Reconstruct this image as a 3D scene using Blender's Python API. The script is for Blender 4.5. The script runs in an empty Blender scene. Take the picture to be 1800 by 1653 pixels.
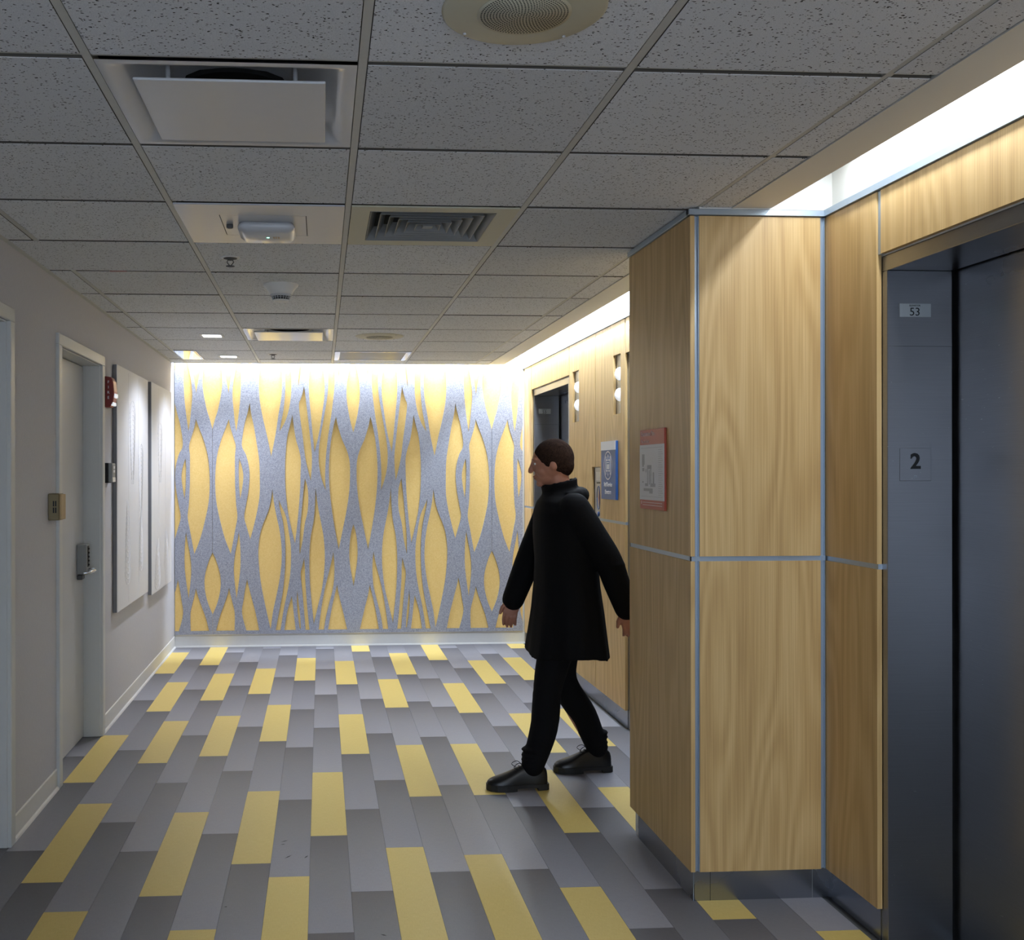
import bpy, bmesh, math, random
from mathutils import Vector, Matrix
random.seed(7)
PI = math.pi
SC = bpy.context.scene
COL = SC.collection

# ---------------------------------------------------------------- camera, world, light, exposure
CZ = 1.5
cam = bpy.data.cameras.new('camera'); camo = bpy.data.objects.new('camera', cam); COL.objects.link(camo)
cam.sensor_fit = 'HORIZONTAL'; cam.sensor_width = 36.0; cam.lens = 1797.0 / 1800 * 36
cam.shift_x = (900 - 678.35) / 1800; cam.shift_y = (829.19 - 826.5) / 1800
cam.clip_start = 0.02
TH, ROLL = 0.063259, -0.00135569
camo.matrix_world = Matrix.Translation((0, 0, CZ)) @ Matrix.Rotation(-TH, 4, 'Z') @ Matrix.Rotation(PI / 2, 4, 'X') @ Matrix.Rotation(ROLL, 4, 'Z')
SC.camera = camo
w = bpy.data.worlds.new('world'); SC.world = w; w.use_nodes = True
w.node_tree.nodes['Background'].inputs[1].default_value = 3.9  # added fill light, enters through the open rear end of the hall
w.node_tree.nodes['Background'].inputs[0].default_value = (0.68, 0.81, 1.0, 1)
SC.view_settings.view_transform = 'Standard'; SC.view_settings.look = 'None'
SC.view_settings.gamma = 1; SC.view_settings.exposure = 0.0
SC.view_settings.use_curve_mapping = False


def area(name, loc, sx, sy, power, color, rot=(0, 0, 0), spread=PI):
    l = bpy.data.lights.new(name, 'AREA'); l.shape = 'RECTANGLE'; l.size = sx; l.size_y = sy
    l.energy = power; l.color = color; l.spread = spread
    o = bpy.data.objects.new(name, l); o.location = loc; o.rotation_euler = rot; COL.objects.link(o)
    return o


COOL = (0.72, 0.84, 1.0)
WARM = (0.84, 0.91, 1.0)
# fluorescent strips hidden in the cove over the elevators (two bays) and over the felt wall
area('cove_lamp_light_near', (1.69, 1.15, 2.565), 0.045, 4.3, 29, WARM)
area('cove_lamp_light_far', (1.69, 6.50, 2.565), 0.045, 4.4, 72, COOL)
area('cove_lamp_light_back', (0.24, 8.70, 2.665), 2.9, 0.045, 82, (0.78, 0.87, 1.0))
# unseen fill lamp added behind the camera to brighten the hall
area('added_fill_light', (-0.2, -1.2, 2.40), 0.55, 1.15, 7, (0.92, 0.96, 1.0))
# two square downlights near the relief panels
for yy in (6.92, 8.16):
    l = bpy.data.lights.new('downlight', 'SPOT'); l.energy = 80; l.color = (0.80, 0.86, 1.0)
    l.spot_size = math.radians(125); l.spot_blend = 0.7; l.shadow_soft_size = 0.04
    o = bpy.data.objects.new('downlight_beam', l); o.location = (-0.73, yy, 2.405); COL.objects.link(o)


# ---------------------------------------------------------------- materials
def lin(c):
    c = c / 255.0
    return c / 12.92 if c <= 0.04045 else ((c + 0.055) / 1.055) ** 2.4


def rgb(r, g, b): return (lin(r), lin(g), lin(b), 1)


class NT:
    def __init__(s, name):
        s.m = bpy.data.materials.new(name); s.m.use_nodes = True
        s.t = s.m.node_tree; s.b = s.t.nodes['Principled BSDF']

    def n(s, typ, **kw):
        nd = s.t.nodes.new(typ)
        for k, v in kw.items():
            if k in nd.inputs: nd.inputs[k].default_value = v
            else: setattr(nd, k, v)
        return nd

    def l(s, a, b): s.t.links.new(a, b)

    def math(s, op, a, b=None, c=None):
        nd = s.n('ShaderNodeMath', operation=op)
        for i, v in enumerate((a, b, c)):
            if v is None: continue
            if isinstance(v, (int, float)): nd.inputs[i].default_value = v
            else: s.l(v, nd.inputs[i])
        return nd.outputs[0]

    def mapped(s, scale, coord='Object', rand=False):
        if coord == 'Position':
            src = s.n('ShaderNodeNewGeometry').outputs['Position']
        else:
            src = s.n('ShaderNodeTexCoord').outputs[coord]
        mp = s.n('ShaderNodeMapping'); mp.inputs['Scale'].default_value = scale
        s.l(src, mp.inputs['Vector'])
        if rand:
            oi = s.n('ShaderNodeObjectInfo')
            cx = s.n('ShaderNodeCombineXYZ')
            s.l(s.math('MULTIPLY', oi.outputs['Random'], 37.0), cx.inputs[0])
            s.l(s.math('MULTIPLY', oi.outputs['Random'], 91.0), cx.inputs[2])
            s.l(cx.outputs[0], mp.inputs['Location'])
        return mp.outputs[0]

    def noise(s, vec, scale=1.0, detail=3.0, rough=0.5):
        nd = s.n('ShaderNodeTexNoise', Scale=scale, Detail=detail, Roughness=rough)
        s.l(vec, nd.inputs['Vector']); return nd.outputs['Fac']

    def ramp(s, fac, stops, interp='LINEAR'):
        r = s.n('ShaderNodeValToRGB'); r.color_ramp.interpolation = interp
        e = r.color_ramp.elements
        while len(e) < len(stops): e.new(0.5)
        for i, (p, c) in enumerate(stops):
            e[i].position = p; e[i].color = c if len(c) == 4 else (*c, 1)
        s.l(fac, r.inputs[0]); return r.outputs[0]

    def mix(s, fac, a, b, mode='MIX'):
        m = s.n('ShaderNodeMix', data_type='RGBA', blend_type=mode)
        for i, v in ((0, fac), (6, a), (7, b)):
            if isinstance(v, (int, float)): m.inputs[i].default_value = v
            elif isinstance(v, tuple): m.inputs[i].default_value = v
            else: s.l(v, m.inputs[i])
        return m.outputs[2]

    def bump(s, h, strength=0.3, dist=0.002):
        b = s.n('ShaderNodeBump', Strength=strength, Distance=dist)
        s.l(h, b.inputs['Height']); s.l(b.outputs[0], s.b.inputs['Normal'])

    def set(s, color=None, rough=None, metal=None, spec=None, coat=None):
        if color is not None:
            if isinstance(color, tuple): s.b.inputs['Base Color'].default_value = color
            else: s.l(color, s.b.inputs['Base Color'])
        if rough is not None:
            if isinstance(rough, (int, float)): s.b.inputs['Roughness'].default_value = rough
            else: s.l(rough, s.b.inputs['Roughness'])
        if metal is not None: s.b.inputs['Metallic'].default_value = metal
        if spec is not None: s.b.inputs['Specular IOR Level'].default_value = spec
        if coat is not None: s.b.inputs['Coat Weight'].default_value = coat
        return s.m


def plain(name, col, rough=0.5, metal=0.0, vary=0.06, scale=40, emit=None, spec=None):
    t = NT(name)
    v = t.mapped((scale, scale, scale))
    f = t.noise(v, 1.0, 3)
    dark = tuple(c * (1 - vary) for c in col[:3]) + (1,)
    lite = tuple(min(1, c * (1 + vary)) for c in col[:3]) + (1,)
    t.set(t.mix(f, dark, lite), rough, metal, spec)
    if emit:
        t.b.inputs['Emission Color'].default_value = emit[0]; t.b.inputs['Emission Strength'].default_value = emit[1]
    return t.m


def mat_tile():
    t = NT('acoustic tile')
    v = t.mapped((120, 190, 120), 'Position')
    nz = t.n('ShaderNodeTexNoise', Scale=0.7, Detail=2); t.l(v, nz.inputs['Vector'])
    add = t.n('ShaderNodeVectorMath', operation='MULTIPLY_ADD'); t.l(nz.outputs['Color'], add.inputs[0]); add.inputs[1].default_value = (1.6, 1.6, 0); t.l(v, add.inputs[2])
    vo = t.n('ShaderNodeTexVoronoi', Scale=1.0); t.l(add.outputs[0], vo.inputs['Vector'])
    sep = t.n('ShaderNodeSeparateColor'); t.l(vo.outputs['Color'], sep.inputs[0])
    rad = t.math('MULTIPLY', sep.outputs[0], 0.40)
    pit = t.math('LESS_THAN', vo.outputs['Distance'], rad)
    sel = t.math('GREATER_THAN', sep.outputs[1], 0.32)
    pit = t.math('MULTIPLY', pit, sel)
    v2 = t.mapped((420, 420, 420), 'Position')
    fine = t.noise(v2, 1.0, 2)
    base = t.ramp(fine, [(0.3, rgb(216, 219, 223)), (0.7, rgb(238, 240, 243))])
    oi = t.n('ShaderNodeObjectInfo')
    base = t.mix(1.0, base, t.ramp(oi.outputs['Random'], [(0, (0.88, 0.88, 0.88)), (1, (1, 1, 1))]), 'MULTIPLY')
    t.set(t.mix(pit, base, rgb(70, 70, 68)), 0.95, spec=0.1)
    t.bump(t.math('SUBTRACT', fine, pit), 0.5, 0.002)
    return t.m


def mat_wood():
    t = NT('maple veneer')
    v = t.mapped((4.2, 4.2, 0.62), 'Object', True)
    n1 = t.noise(v, 1.0, 1.5, 0.45)
    sn = t.math('SINE', t.math('MULTIPLY', n1, 85.0))
    band = t.math('MULTIPLY_ADD', sn, 0.5, 0.5)
    v2 = t.mapped((260, 260, 2.4), 'Object', True)
    streak = t.noise(v2, 1.0, 3, 0.6)
    v3 = t.mapped((22, 22, 0.55), 'Object', True)
    mid = t.noise(v3, 1.0, 2)
    f = t.math('ADD', t.math('MULTIPLY', band, 0.17), t.math('ADD', t.math('MULTIPLY', streak, 0.62), t.math('MULTIPLY', mid, 0.25)))
    col = t.ramp(f, [(0.25, rgb(174, 140, 90)), (0.5, rgb(198, 164, 109)), (0.75, rgb(216, 185, 131))])
    t.set(col, 0.42, spec=0.45)
    t.bump(streak, 0.06, 0.0005)
    return t.m


def mat_steel(name='brushed steel', horiz=True, col=(0.30, 0.305, 0.32), rough=0.30, marks=True):
    t = NT(name)
    v = t.mapped((6, 6, 900) if horiz else (900, 900, 6))
    n = t.noise(v, 1.0, 2)
    c = t.mix(n, tuple(a * .9 for a in col) + (1,), tuple(a * 1.08 for a in col) + (1,))
    if marks:   # scuffs and scratches worn into the metal
        v2 = t.mapped((38, 38, 190)); s1 = t.noise(v2, 1.0, 3, 0.6)
        v3 = t.mapped((2.2, 2.2, 2.0)); s2 = t.noise(v3, 1.0, 1)
        m = t.math('MULTIPLY', t.math('GREATER_THAN', s1, 0.735), t.math('GREATER_THAN', s2, 0.50))
        c = t.mix(m, c, (0.62, 0.64, 0.66, 1))
    cl = t.noise(t.mapped((3, 3, 3)), 1.0, 4)
    r = t.math('MULTIPLY_ADD', cl, 0.16, rough - 0.08)
    t.set(c, r, 1.0)
    t.bump(n, 0.08, 0.0004)
    return t.m


def mat_plank_grey():
    t = NT('grey ombre vinyl')
    g = t.n('ShaderNodeTexCoord').outputs['Generated']
    sx = t.n('ShaderNodeSeparateXYZ'); t.l(g, sx.inputs[0])
    col = t.ramp(sx.outputs[1], [(0.0, rgb(153, 153, 161)), (0.55, rgb(127, 127, 133)), (1.0, rgb(94, 93, 98))])
    n = t.noise(t.mapped((30, 900, 900), 'Position'), 1.0, 2)
    n2 = t.noise(t.mapped((900, 40, 900), 'Position'), 1.0, 2)
    f = t.math('ADD', t.math('MULTIPLY', n, 0.5), t.math('MULTIPLY', n2, 0.5))
    col = t.mix(1.0, col, t.ramp(f, [(0.3, (0.86, 0.86, 0.86)), (0.7, (1.1, 1.1, 1.1))]), 'MULTIPLY')
    oi = t.n('ShaderNodeObjectInfo')
    col = t.mix(1.0, col, t.ramp(oi.outputs['Random'], [(0, (0.86, 0.86, 0.88)), (1, (1.08, 1.07, 1.06))]), 'MULTIPLY')
    t.set(col, 0.46, spec=0.4); t.bump(f, 0.12, 0.0006)
    return t.m


def mat_plank_yellow():
    t = NT('yellow vinyl')
    n = t.noise(t.mapped((30, 900, 900), 'Position'), 1.0, 2)
    n2 = t.noise(t.mapped((900, 40, 900), 'Position'), 1.0, 2)
    f = t.math('ADD', t.math('MULTIPLY', n, 0.5), t.math('MULTIPLY', n2, 0.5))
    col = t.ramp(f, [(0.3, rgb(208, 182, 100)), (0.7, rgb(226, 202, 124))])
    t.set(col, 0.46, spec=0.4); t.bump(f, 0.12, 0.0006)
    return t.m


def mat_felt(name, a, b, sc=260):
    t = NT(name)
    n = t.noise(t.mapped((sc, sc, sc), 'Position'), 1.0, 2, 0.7)
    n2 = t.noise(t.mapped((70, 70, 70), 'Position'), 1.0, 2, 0.6)
    f = t.math('ADD', t.math('MULTIPLY', n, 0.75), t.math('MULTIPLY', n2, 0.25))
    t.set(t.ramp(f, [(0.36, a), (0.64, b)]), 1.0, spec=0.05)
    t.bump(n, 0.4, 0.001)
    return t.m


def mat_wallcover():
    t = NT('linen wallcovering')
    n = t.noise(t.mapped((60, 60, 800)), 1.0, 2)
    n2 = t.noise(t.mapped((800, 800, 30)), 1.0, 2)
    f = t.math('ADD', t.math('MULTIPLY', n, 0.5), t.math('MULTIPLY', n2, 0.5))
    t.set(t.ramp(f, [(0.3, rgb(188, 188, 194)), (0.7, rgb(208, 208, 214))]), 0.8, spec=0.2)
    t.bump(f, 0.2, 0.0008)
    return t.m


M = dict(
    tile=mat_tile(), wood=mat_wood(), steel=mat_steel(), wall=mat_wallcover(),
    steelv=mat_steel('brushed steel plate', False, (0.42, 0.44, 0.47), 0.34, False),
    plate=plain('satin plate', rgb(188, 194, 196), 0.35, 0.35, vary=0.03),
    edge=plain('dusty shaded tile edge', rgb(92, 88, 82), 0.95),  # shade of the tile gaps put into the colour, along with dust
    kick=mat_steel('stainless kick plate', True, (0.34, 0.36, 0.40), 0.26, False),
    pg=mat_plank_grey(), py=mat_plank_yellow(),
    feltg=mat_felt('grey felt', rgb(118, 121, 133), rgb(187, 189, 199)),
    felty=mat_felt('yellow felt', rgb(230, 193, 116), rgb(244, 212, 144)),
    tee=plain('ceiling grid enamel', rgb(196, 196, 190), 0.5),
    white=plain('white paint', rgb(225, 224, 218), 0.6, scale=8, vary=0.02),
    cream=plain('cream metal', rgb(196, 192, 170), 0.5, vary=0.03),
    gloss=plain('white enamel', rgb(196, 198, 202), 0.22, vary=0.02),
    art=plain('matt white relief', rgb(226, 226, 228), 0.6, vary=0.015),
    artshade=plain('shaded panel edge', rgb(120, 120, 124), 0.7),  # sides of the white panels, greyed with their shade in the colour
    frame=plain('door frame paint', rgb(202, 204, 203), 0.4, vary=0.02),
    door=plain('door paint', rgb(192, 194, 198), 0.38, vary=0.02, scale=6),
    base=plain('rubber base', rgb(222, 222, 220), 0.4, vary=0.03),
    alum=plain('anodised aluminium', rgb(168, 182, 196), 0.35, 0.6, vary=0.03),
    black=plain('black', rgb(10, 10, 11), 0.6), dark=plain('dark cavity', rgb(26, 26, 27), 0.8),
    ink=plain('black ink', rgb(14, 16, 18), 0.5), grey=plain('grey plastic', rgb(140, 142, 142), 0.5),
    dgrey=plain('dark grey', rgb(84, 86, 88), 0.6),
    chrome=plain('chrome', rgb(205, 208, 214), 0.15, 1.0),
    brass=plain('bronze metal', rgb(128, 116, 88), 0.45, 0.5), tan=plain('tan faceplate', rgb(176, 150, 108), 0.5),
    red=plain('red plastic', rgb(122, 34, 30), 0.35), pink=plain('pale red plastic', rgb(190, 96, 84), 0.35),
    blue=plain('blue sign', rgb(44, 88, 152), 0.35, vary=0.02), signw=plain('white sign', rgb(220, 222, 226), 0.4, vary=0.01),
    coral=plain('coral sign', rgb(188, 84, 62), 0.4, vary=0.03), mapg=plain('map grey', rgb(172, 174, 178), 0.5),
    pale=plain('pale print', rgb(228, 196, 190), 0.5),
    lens=plain('frosted lens', rgb(240, 240, 245), 0.4, emit=((0.85, 0.92, 1, 1), 0.6)),
    lamp=plain('lamp diffuser', rgb(240, 240, 240), 0.5, emit=((0.92, 0.96, 1, 1), 5.0)),
    tube=plain('lit tube', rgb(240, 240, 240), 0.5, emit=((1, 0.98, 0.95, 1), 8.0)),
    led=plain('green led', rgb(60, 220, 150), 0.5, emit=((0.2, 1, 0.6, 1), 6.0)),
    coat=plain('black coat', rgb(11, 11, 13), 0.85, vary=0.15, scale=200, spec=0.15), trouser=plain('black trousers', rgb(13, 13, 16), 0.85, spec=0.15),
    leather=plain('black leather', rgb(11, 11, 12), 0.34), sole=plain('black rubber sole', rgb(22, 22, 22), 0.6),
    skin=plain('skin', rgb(176, 122, 98), 0.5, vary=0.06, scale=60), hair=mat_felt('dark brown hair', rgb(30, 22, 18), rgb(62, 46, 38), 300),
    eye=plain('eye', rgb(225, 222, 215), 0.2), iris=plain('iris', rgb(40, 26, 18), 0.2), lip=plain('lips', rgb(150, 88, 76), 0.45),
)


# ---------------------------------------------------------------- mesh helpers
class MB:
    def __init__(s): s.v = []; s.f = []; s.sm = []

    def add(s, vs, fs, smooth=False):
        o = len(s.v); s.v += [tuple(v) for v in vs]
        for f in fs: s.f.append([o + i for i in f]); s.sm.append(smooth)
        return s

    def box(s, x0, x1, y0, y1, z0, z1):
        x0, x1 = min(x0, x1), max(x0, x1); y0, y1 = min(y0, y1), max(y0, y1); z0, z1 = min(z0, z1), max(z0, z1)
        return s.add([(x0, y0, z0), (x1, y0, z0), (x1, y1, z0), (x0, y1, z0), (x0, y0, z1), (x1, y0, z1), (x1, y1, z1), (x0, y1, z1)],
                     [(3, 2, 1, 0), (4, 5, 6, 7), (0, 1, 5, 4), (1, 2, 6, 5), (2, 3, 7, 6), (3, 0, 4, 7)])

    def prism(s, prof, lo, hi, axis='x'):
        """profile of (a,b) points extruded along an axis; x: (y,z), y: (x,z), z: (x,y)"""
        def p(a, b, t): return {'x': (t, a, b), 'y': (a, t, b), 'z': (a, b, t)}[axis]
        n = len(prof)
        vs = [p(a, b, lo) for a, b in prof] + [p(a, b, hi) for a, b in prof]
        fs = [list(range(n - 1, -1, -1)), list(range(n, 2 * n))] + [(i, (i + 1) % n, n + (i + 1) % n, n + i) for i in range(n)]
        return s.add(vs, fs)

    def loft(s, rings, cap=True, smooth=True):
        n = len(rings[0]); vs = [p for r in rings for p in r]; fs = []
        for i in range(len(rings) - 1):
            for j in range(n):
                k = (j + 1) % n
                fs.append((i * n + j, i * n + k, (i + 1) * n + k, (i + 1) * n + j))
        if cap: fs += [list(range(n - 1, -1, -1)), [(len(rings) - 1) * n + j for j in range(n)]]
        return s.add(vs, fs, smooth)

    def lathe(s, prof, c, seg=32, axis='z', smooth=True, sx=1, sy=1, closed=False):
        rings = []
        for r, h in prof:
            ring = []
            for j in range(seg):
                a = 2 * PI * j / seg; x, y = r * math.cos(a) * sx, r * math.sin(a) * sy
                p = {'z': (x, y, h), 'x': (h, x, y), 'y': (x, h, y)}[axis]
                ring.append((c[0] + p[0], c[1] + p[1], c[2] + p[2]))
            rings.append(ring)
        return s.loft(rings, not closed, smooth)

    def tube(s, pts, rad, seg=10, smooth=True):
        pts = [Vector(p) for p in pts]; rings = []
        if not isinstance(rad, (list, tuple)): rad = [rad] * len(pts)
        up = Vector((0.13, 0.21, 0.97)).normalized()
        for i, p in enumerate(pts):
            d = (pts[min(i + 1, len(pts) - 1)] - pts[max(i - 1, 0)]).normalized()
            a = d.cross(up)
            if a.length < 1e-3: a = d.cross(Vector((1, 0, 0)))
            a.normalize(); b = d.cross(a).normalized()
            rings.append([p + a * math.cos(2 * PI * j / seg) * rad[i] + b * math.sin(2 * PI * j / seg) * rad[i] for j in range(seg)])
        return s.loft(rings, True, smooth)

    def ball(s, c, r, seg=16, smooth=True, R=None):
        if not isinstance(r, (list, tuple)): r = (r, r, r)
        rings = []; n = seg // 2
        for i in range(1, n):
            t = PI * i / n; ring = []
            for j in range(seg):
                a = 2 * PI * j / seg
                v = Vector((r[0] * math.sin(t) * math.cos(a), r[1] * math.sin(t) * math.sin(a), -r[2] * math.cos(t)))
                if R: v = R @ v
                ring.append(v + Vector(c))
            rings.append(ring)
        return s.loft(rings, True, smooth)

    def build(s, name, mat, parent=None, bevel=0.0, seg=1):
        me = bpy.data.meshes.new(name)
        off = Vector((0, 0, 0)); q = parent
        while q is not None: off += q.location; q = q.parent
        me.from_pydata([tuple(Vector(v) - off) for v in s.v], [], s.f)
        bm = bmesh.new(); bm.from_mesh(me)
        for i, f in enumerate(bm.faces): f.smooth = s.sm[i]
        bmesh.ops.recalc_face_normals(bm, faces=bm.faces[:]); bm.to_mesh(me); bm.free()
        me.materials.append(mat)
        o = bpy.data.objects.new(name, me); COL.objects.link(o)
        if parent: o.parent = parent
        if bevel:
            b = o.modifiers.new('bevel', 'BEVEL'); b.width = bevel; b.segments = seg; b.limit_method = 'ANGLE'; b.angle_limit = 0.7
        return o


def B(*a): return MB().box(*a)


def tag(o, label=None, cat=None, group=None, kind=None):
    if label: o['label'] = label
    if cat: o['category'] = cat
    if group: o['group'] = group
    if kind: o['kind'] = kind
    return o


def empty(name, loc):
    o = bpy.data.objects.new(name, None); o.location = loc; o.empty_display_size = 0.1; COL.objects.link(o); return o


def text(name, s, loc, size, mat, parent, face='x-', extrude=0.0004, sx=1.0, align='CENTER', bold=0.0):
    """lettering as mesh; face says which way the text looks"""
    c = bpy.data.curves.new(name, 'FONT'); c.body = s; c.size = size; c.align_x = align; c.align_y = 'CENTER'
    c.extrude = extrude; c.offset = bold; c.resolution_u = 3
    t = bpy.data.objects.new('tmp_text', c); COL.objects.link(t)
    bpy.context.view_layer.update()
    dg = bpy.context.evaluated_depsgraph_get()
    me = bpy.data.meshes.new_from_object(t.evaluated_get(dg))
    bpy.data.objects.remove(t, do_unlink=True); bpy.data.curves.remove(c)
    rot = {'x-': Matrix(((0, 0, -1), (-1, 0, 0), (0, 1, 0))), 'x+': Matrix(((0, 0, 1), (1, 0, 0), (0, 1, 0))),
           'y-': Matrix(((1, 0, 0), (0, 0, -1), (0, 1, 0)))}[face]
    off = Vector((0, 0, 0)); q = parent
    while q is not None: off += q.location; q = q.parent
    for v in me.vertices:
        p = Vector((v.co.x * sx, v.co.y, v.co.z)); v.co = rot @ p + Vector(loc) - off
    me.materials.clear(); me.materials.append(mat); me.name = name
    o = bpy.data.objects.new(name, me); COL.objects.link(o); o.parent = parent
    return o


def eval_join(o):
    """apply modifiers for good"""
    bpy.context.view_layer.update()
    dg = bpy.context.evaluated_depsgraph_get()
    me = bpy.data.meshes.new_from_object(o.evaluated_get(dg)); o.modifiers.clear(); o.data = me
    return o


def spline(pts, n=6):
    """open Catmull-Rom through the points"""
    out = []
    for i in range(len(pts) - 1):
        p0 = pts[max(i - 1, 0)]; p1 = pts[i]; p2 = pts[i + 1]; p3 = pts[min(i + 2, len(pts) - 1)]
        for k in range(n):
            t = k / n
            out.append(tuple(0.5 * (2 * b + (-a + c) * t + (2 * a - 5 * b + 4 * c - d) * t * t + (-a + 3 * b - 3 * c + d) * t ** 3) for a, b, c, d in zip(p0, p1, p2, p3)))
    out.append(tuple(pts[-1])); return out


# ================================================================= the setting
CH = 2.415            # ceiling height
XL, XR = -1.25, 1.765  # left wall, face of the panels on the right
YB = 8.82             # back wall
YN = -3.0

# ---- floor: planks laid in columns
floor = B(-2.2, 2.35, YN, 8.95, -0.10, -0.004).build('floor', M['dgrey']); tag(floor, kind='structure')
B(-1.25, 1.79, YN, 1.50, -0.004, 0.0).build('floor_sheet', M['dgrey'], floor)
PW, PL, G = 0.15, 0.89, 0.0004
off = {-1: 5.48, 0: 5.018, 1: 3.805, 2: 3.548, 3: 6.764, 4: 3.657, 5: 3.38, 6: 3.935, 7: 3.80, 8: 4.217, 9: 5.428, 10: 4.066, 11: 4.697, 12: 3.97,
       13: 4.70, 14: 3.635, 15: 4.183, 16: 5.38, 17: 4.776, 18: 7.266, 19: 3.236, 20: 8.147, 21: 5.1}
yel = {0: (5.02, 7.69, 2.35), 1: (3.805, 6.47), 2: (2.66, 5.33, 8.0), 3: (6.764,), 4: (3.657, 5.437), 5: (2.49, 6.94), 6: (3.935, 5.71), 7: (2.91, 7.36),
       8: (4.217,), 9: (5.428, 7.21), 10: (3.176, 8.52), 11: (4.697, 6.48), 12: (3.08, 7.53), 13: (4.70,), 14: (2.745, 6.30, 8.08),
       15: (4.183,), 16: (5.38, 7.16), 17: (3.886, 3.34), 18: (5.486, 7.266), 19: (2.346, 8.576), 20: (7.257,)}
shared = {}
for c in range(-1, 22):
    x0 = -1.245 + PW * c; x1 = x0 + PW
    o0 = off[c]; n0 = int(math.floor((1.5 - o0) / PL))
    cuts = [o0 + PL * k for k in range(n0, n0 + 14)]
    if c == 17: cuts = [0.67, 1.56, 2.45, 3.34, 3.886, 4.776] + [4.776 + PL * k for k in range(1, 6)]
    for a, b in zip(cuts, cuts[1:]):
        a0, b0 = max(a, 1.5), min(b, 8.815)
        spans = [(a0, b0)]
        if c == -1:  # planks only run under the recessed door
            spans = [(max(a0, 4.98), min(b0, 5.88)), (max(a0, 3.25), min(b0, 4.16))]
        if c >= 20:  # and into the elevator thresholds
            spans = [(max(a0, 7.29), min(b0, 8.48)), (max(a0, 4.66), min(b0, 5.81)), (max(a0, 1.95), min(b0, 3.12))]
        isy = any(abs(a - y) < 0.09 for y in yel.get(c, ()))
        for a1, b1 in spans:
            if b1 - a1 < 0.02: continue
            X0, X1 = x0 + G, x1 - G
            if c == 19: X1 = min(X1, 1.785)
            if c == 20: X0, X1 = (1.7855 if False else x0 + G), 1.905 - G
            if c == 21: X1 = 2.0
            key = (isy, round(b1 - a1, 4), round(X1 - X0, 4))
            if key not in shared:
                me = bpy.data.meshes.new('floor_plank')
                dx, dy = (X1 - X0) / 2, (b1 - a1) / 2 - G
                t = 0.003
                mb = B(-dx, dx, -dy, dy, -t, 0)
                me.from_pydata(mb.v, [], mb.f); me.materials.append(M['py' if isy else 'pg']); shared[key] = me
            o = bpy.data.objects.new('floor_plank', shared[key]); COL.objects.link(o)
            o.location = ((X0 + X1) / 2, (a1 + b1) / 2, 0); o.parent = floor

mb = MB()      # heel scuffs on the vinyl
for x, y, l_, a_ in ((-0.15, 4.165, 0.018, 0.6), (-0.155, 4.13, 0.010, 0.2), (-0.13, 3.995, 0.022, 0.9), (-0.06, 3.99, 0.016, 1.1), (0.20, 3.30, 0.012, 2.6), (-0.33, 3.55, 0.006, 0.3)):
    c_, s_ = math.cos(a_), math.sin(a_); w_ = 0.003
    mb.add([(x + c_ * u - s_ * v, y + s_ * u + c_ * v, 0.0006) for u, v in ((-l_, 0), (0, -w_), (l_, 0), (0, w_))], [(0, 1, 2, 3)])
o = mb.build('scuff_mark', M['dark'], floor); o['kind'] = 'stuff'

# ---- left wall with two door openings
D1 = (3.30, 4.165); D2 = (4.975, 5.885); DT = 2.105
mb = MB()
for y0, y1 in ((YN, D1[0]), (D1[1], D2[0]), (D2[1], YB + 0.2)): mb.box(XL - 0.14, XL, y0, y1, 0, 2.75)
for y0, y1 in (D1, D2): mb.box(XL - 0.14, XL, y0, y1, DT, 2.75)
wl = mb.build('wall_left', M['wall']); tag(wl, kind='structure')
# back wall
wb = B(XL - 0.14, 2.35, YB, YB + 0.15, 0, 2.80).build('wall_back', M['white']); tag(wb, kind='structure')


def baseboard(name, segs, axis):
    mb = MB()
    for a, b in segs:
        prof = [(0, 0.0), (0.014, 0.0), (0.011, 0.008), (0.004, 0.014), (0.004, 0.094), (0.0, 0.10)]
        if axis == 'y': mb.prism([(XL + p, z) for p, z in prof], a, b, 'y')
        else: mb.prism([(YB - p, z) for p, z in prof], a, b, 'x')
    o = mb.build(name, M['base']); tag(o, kind='structure'); return o


baseboard('baseboard_left', ((YN, D1[0] - 0.055), (D1[1] + 0.055, D2[0] - 0.055), (D2[1] + 0.052, YB)), 'y')
baseboard('baseboard_back', ((XL, 1.77),), 'x')


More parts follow.
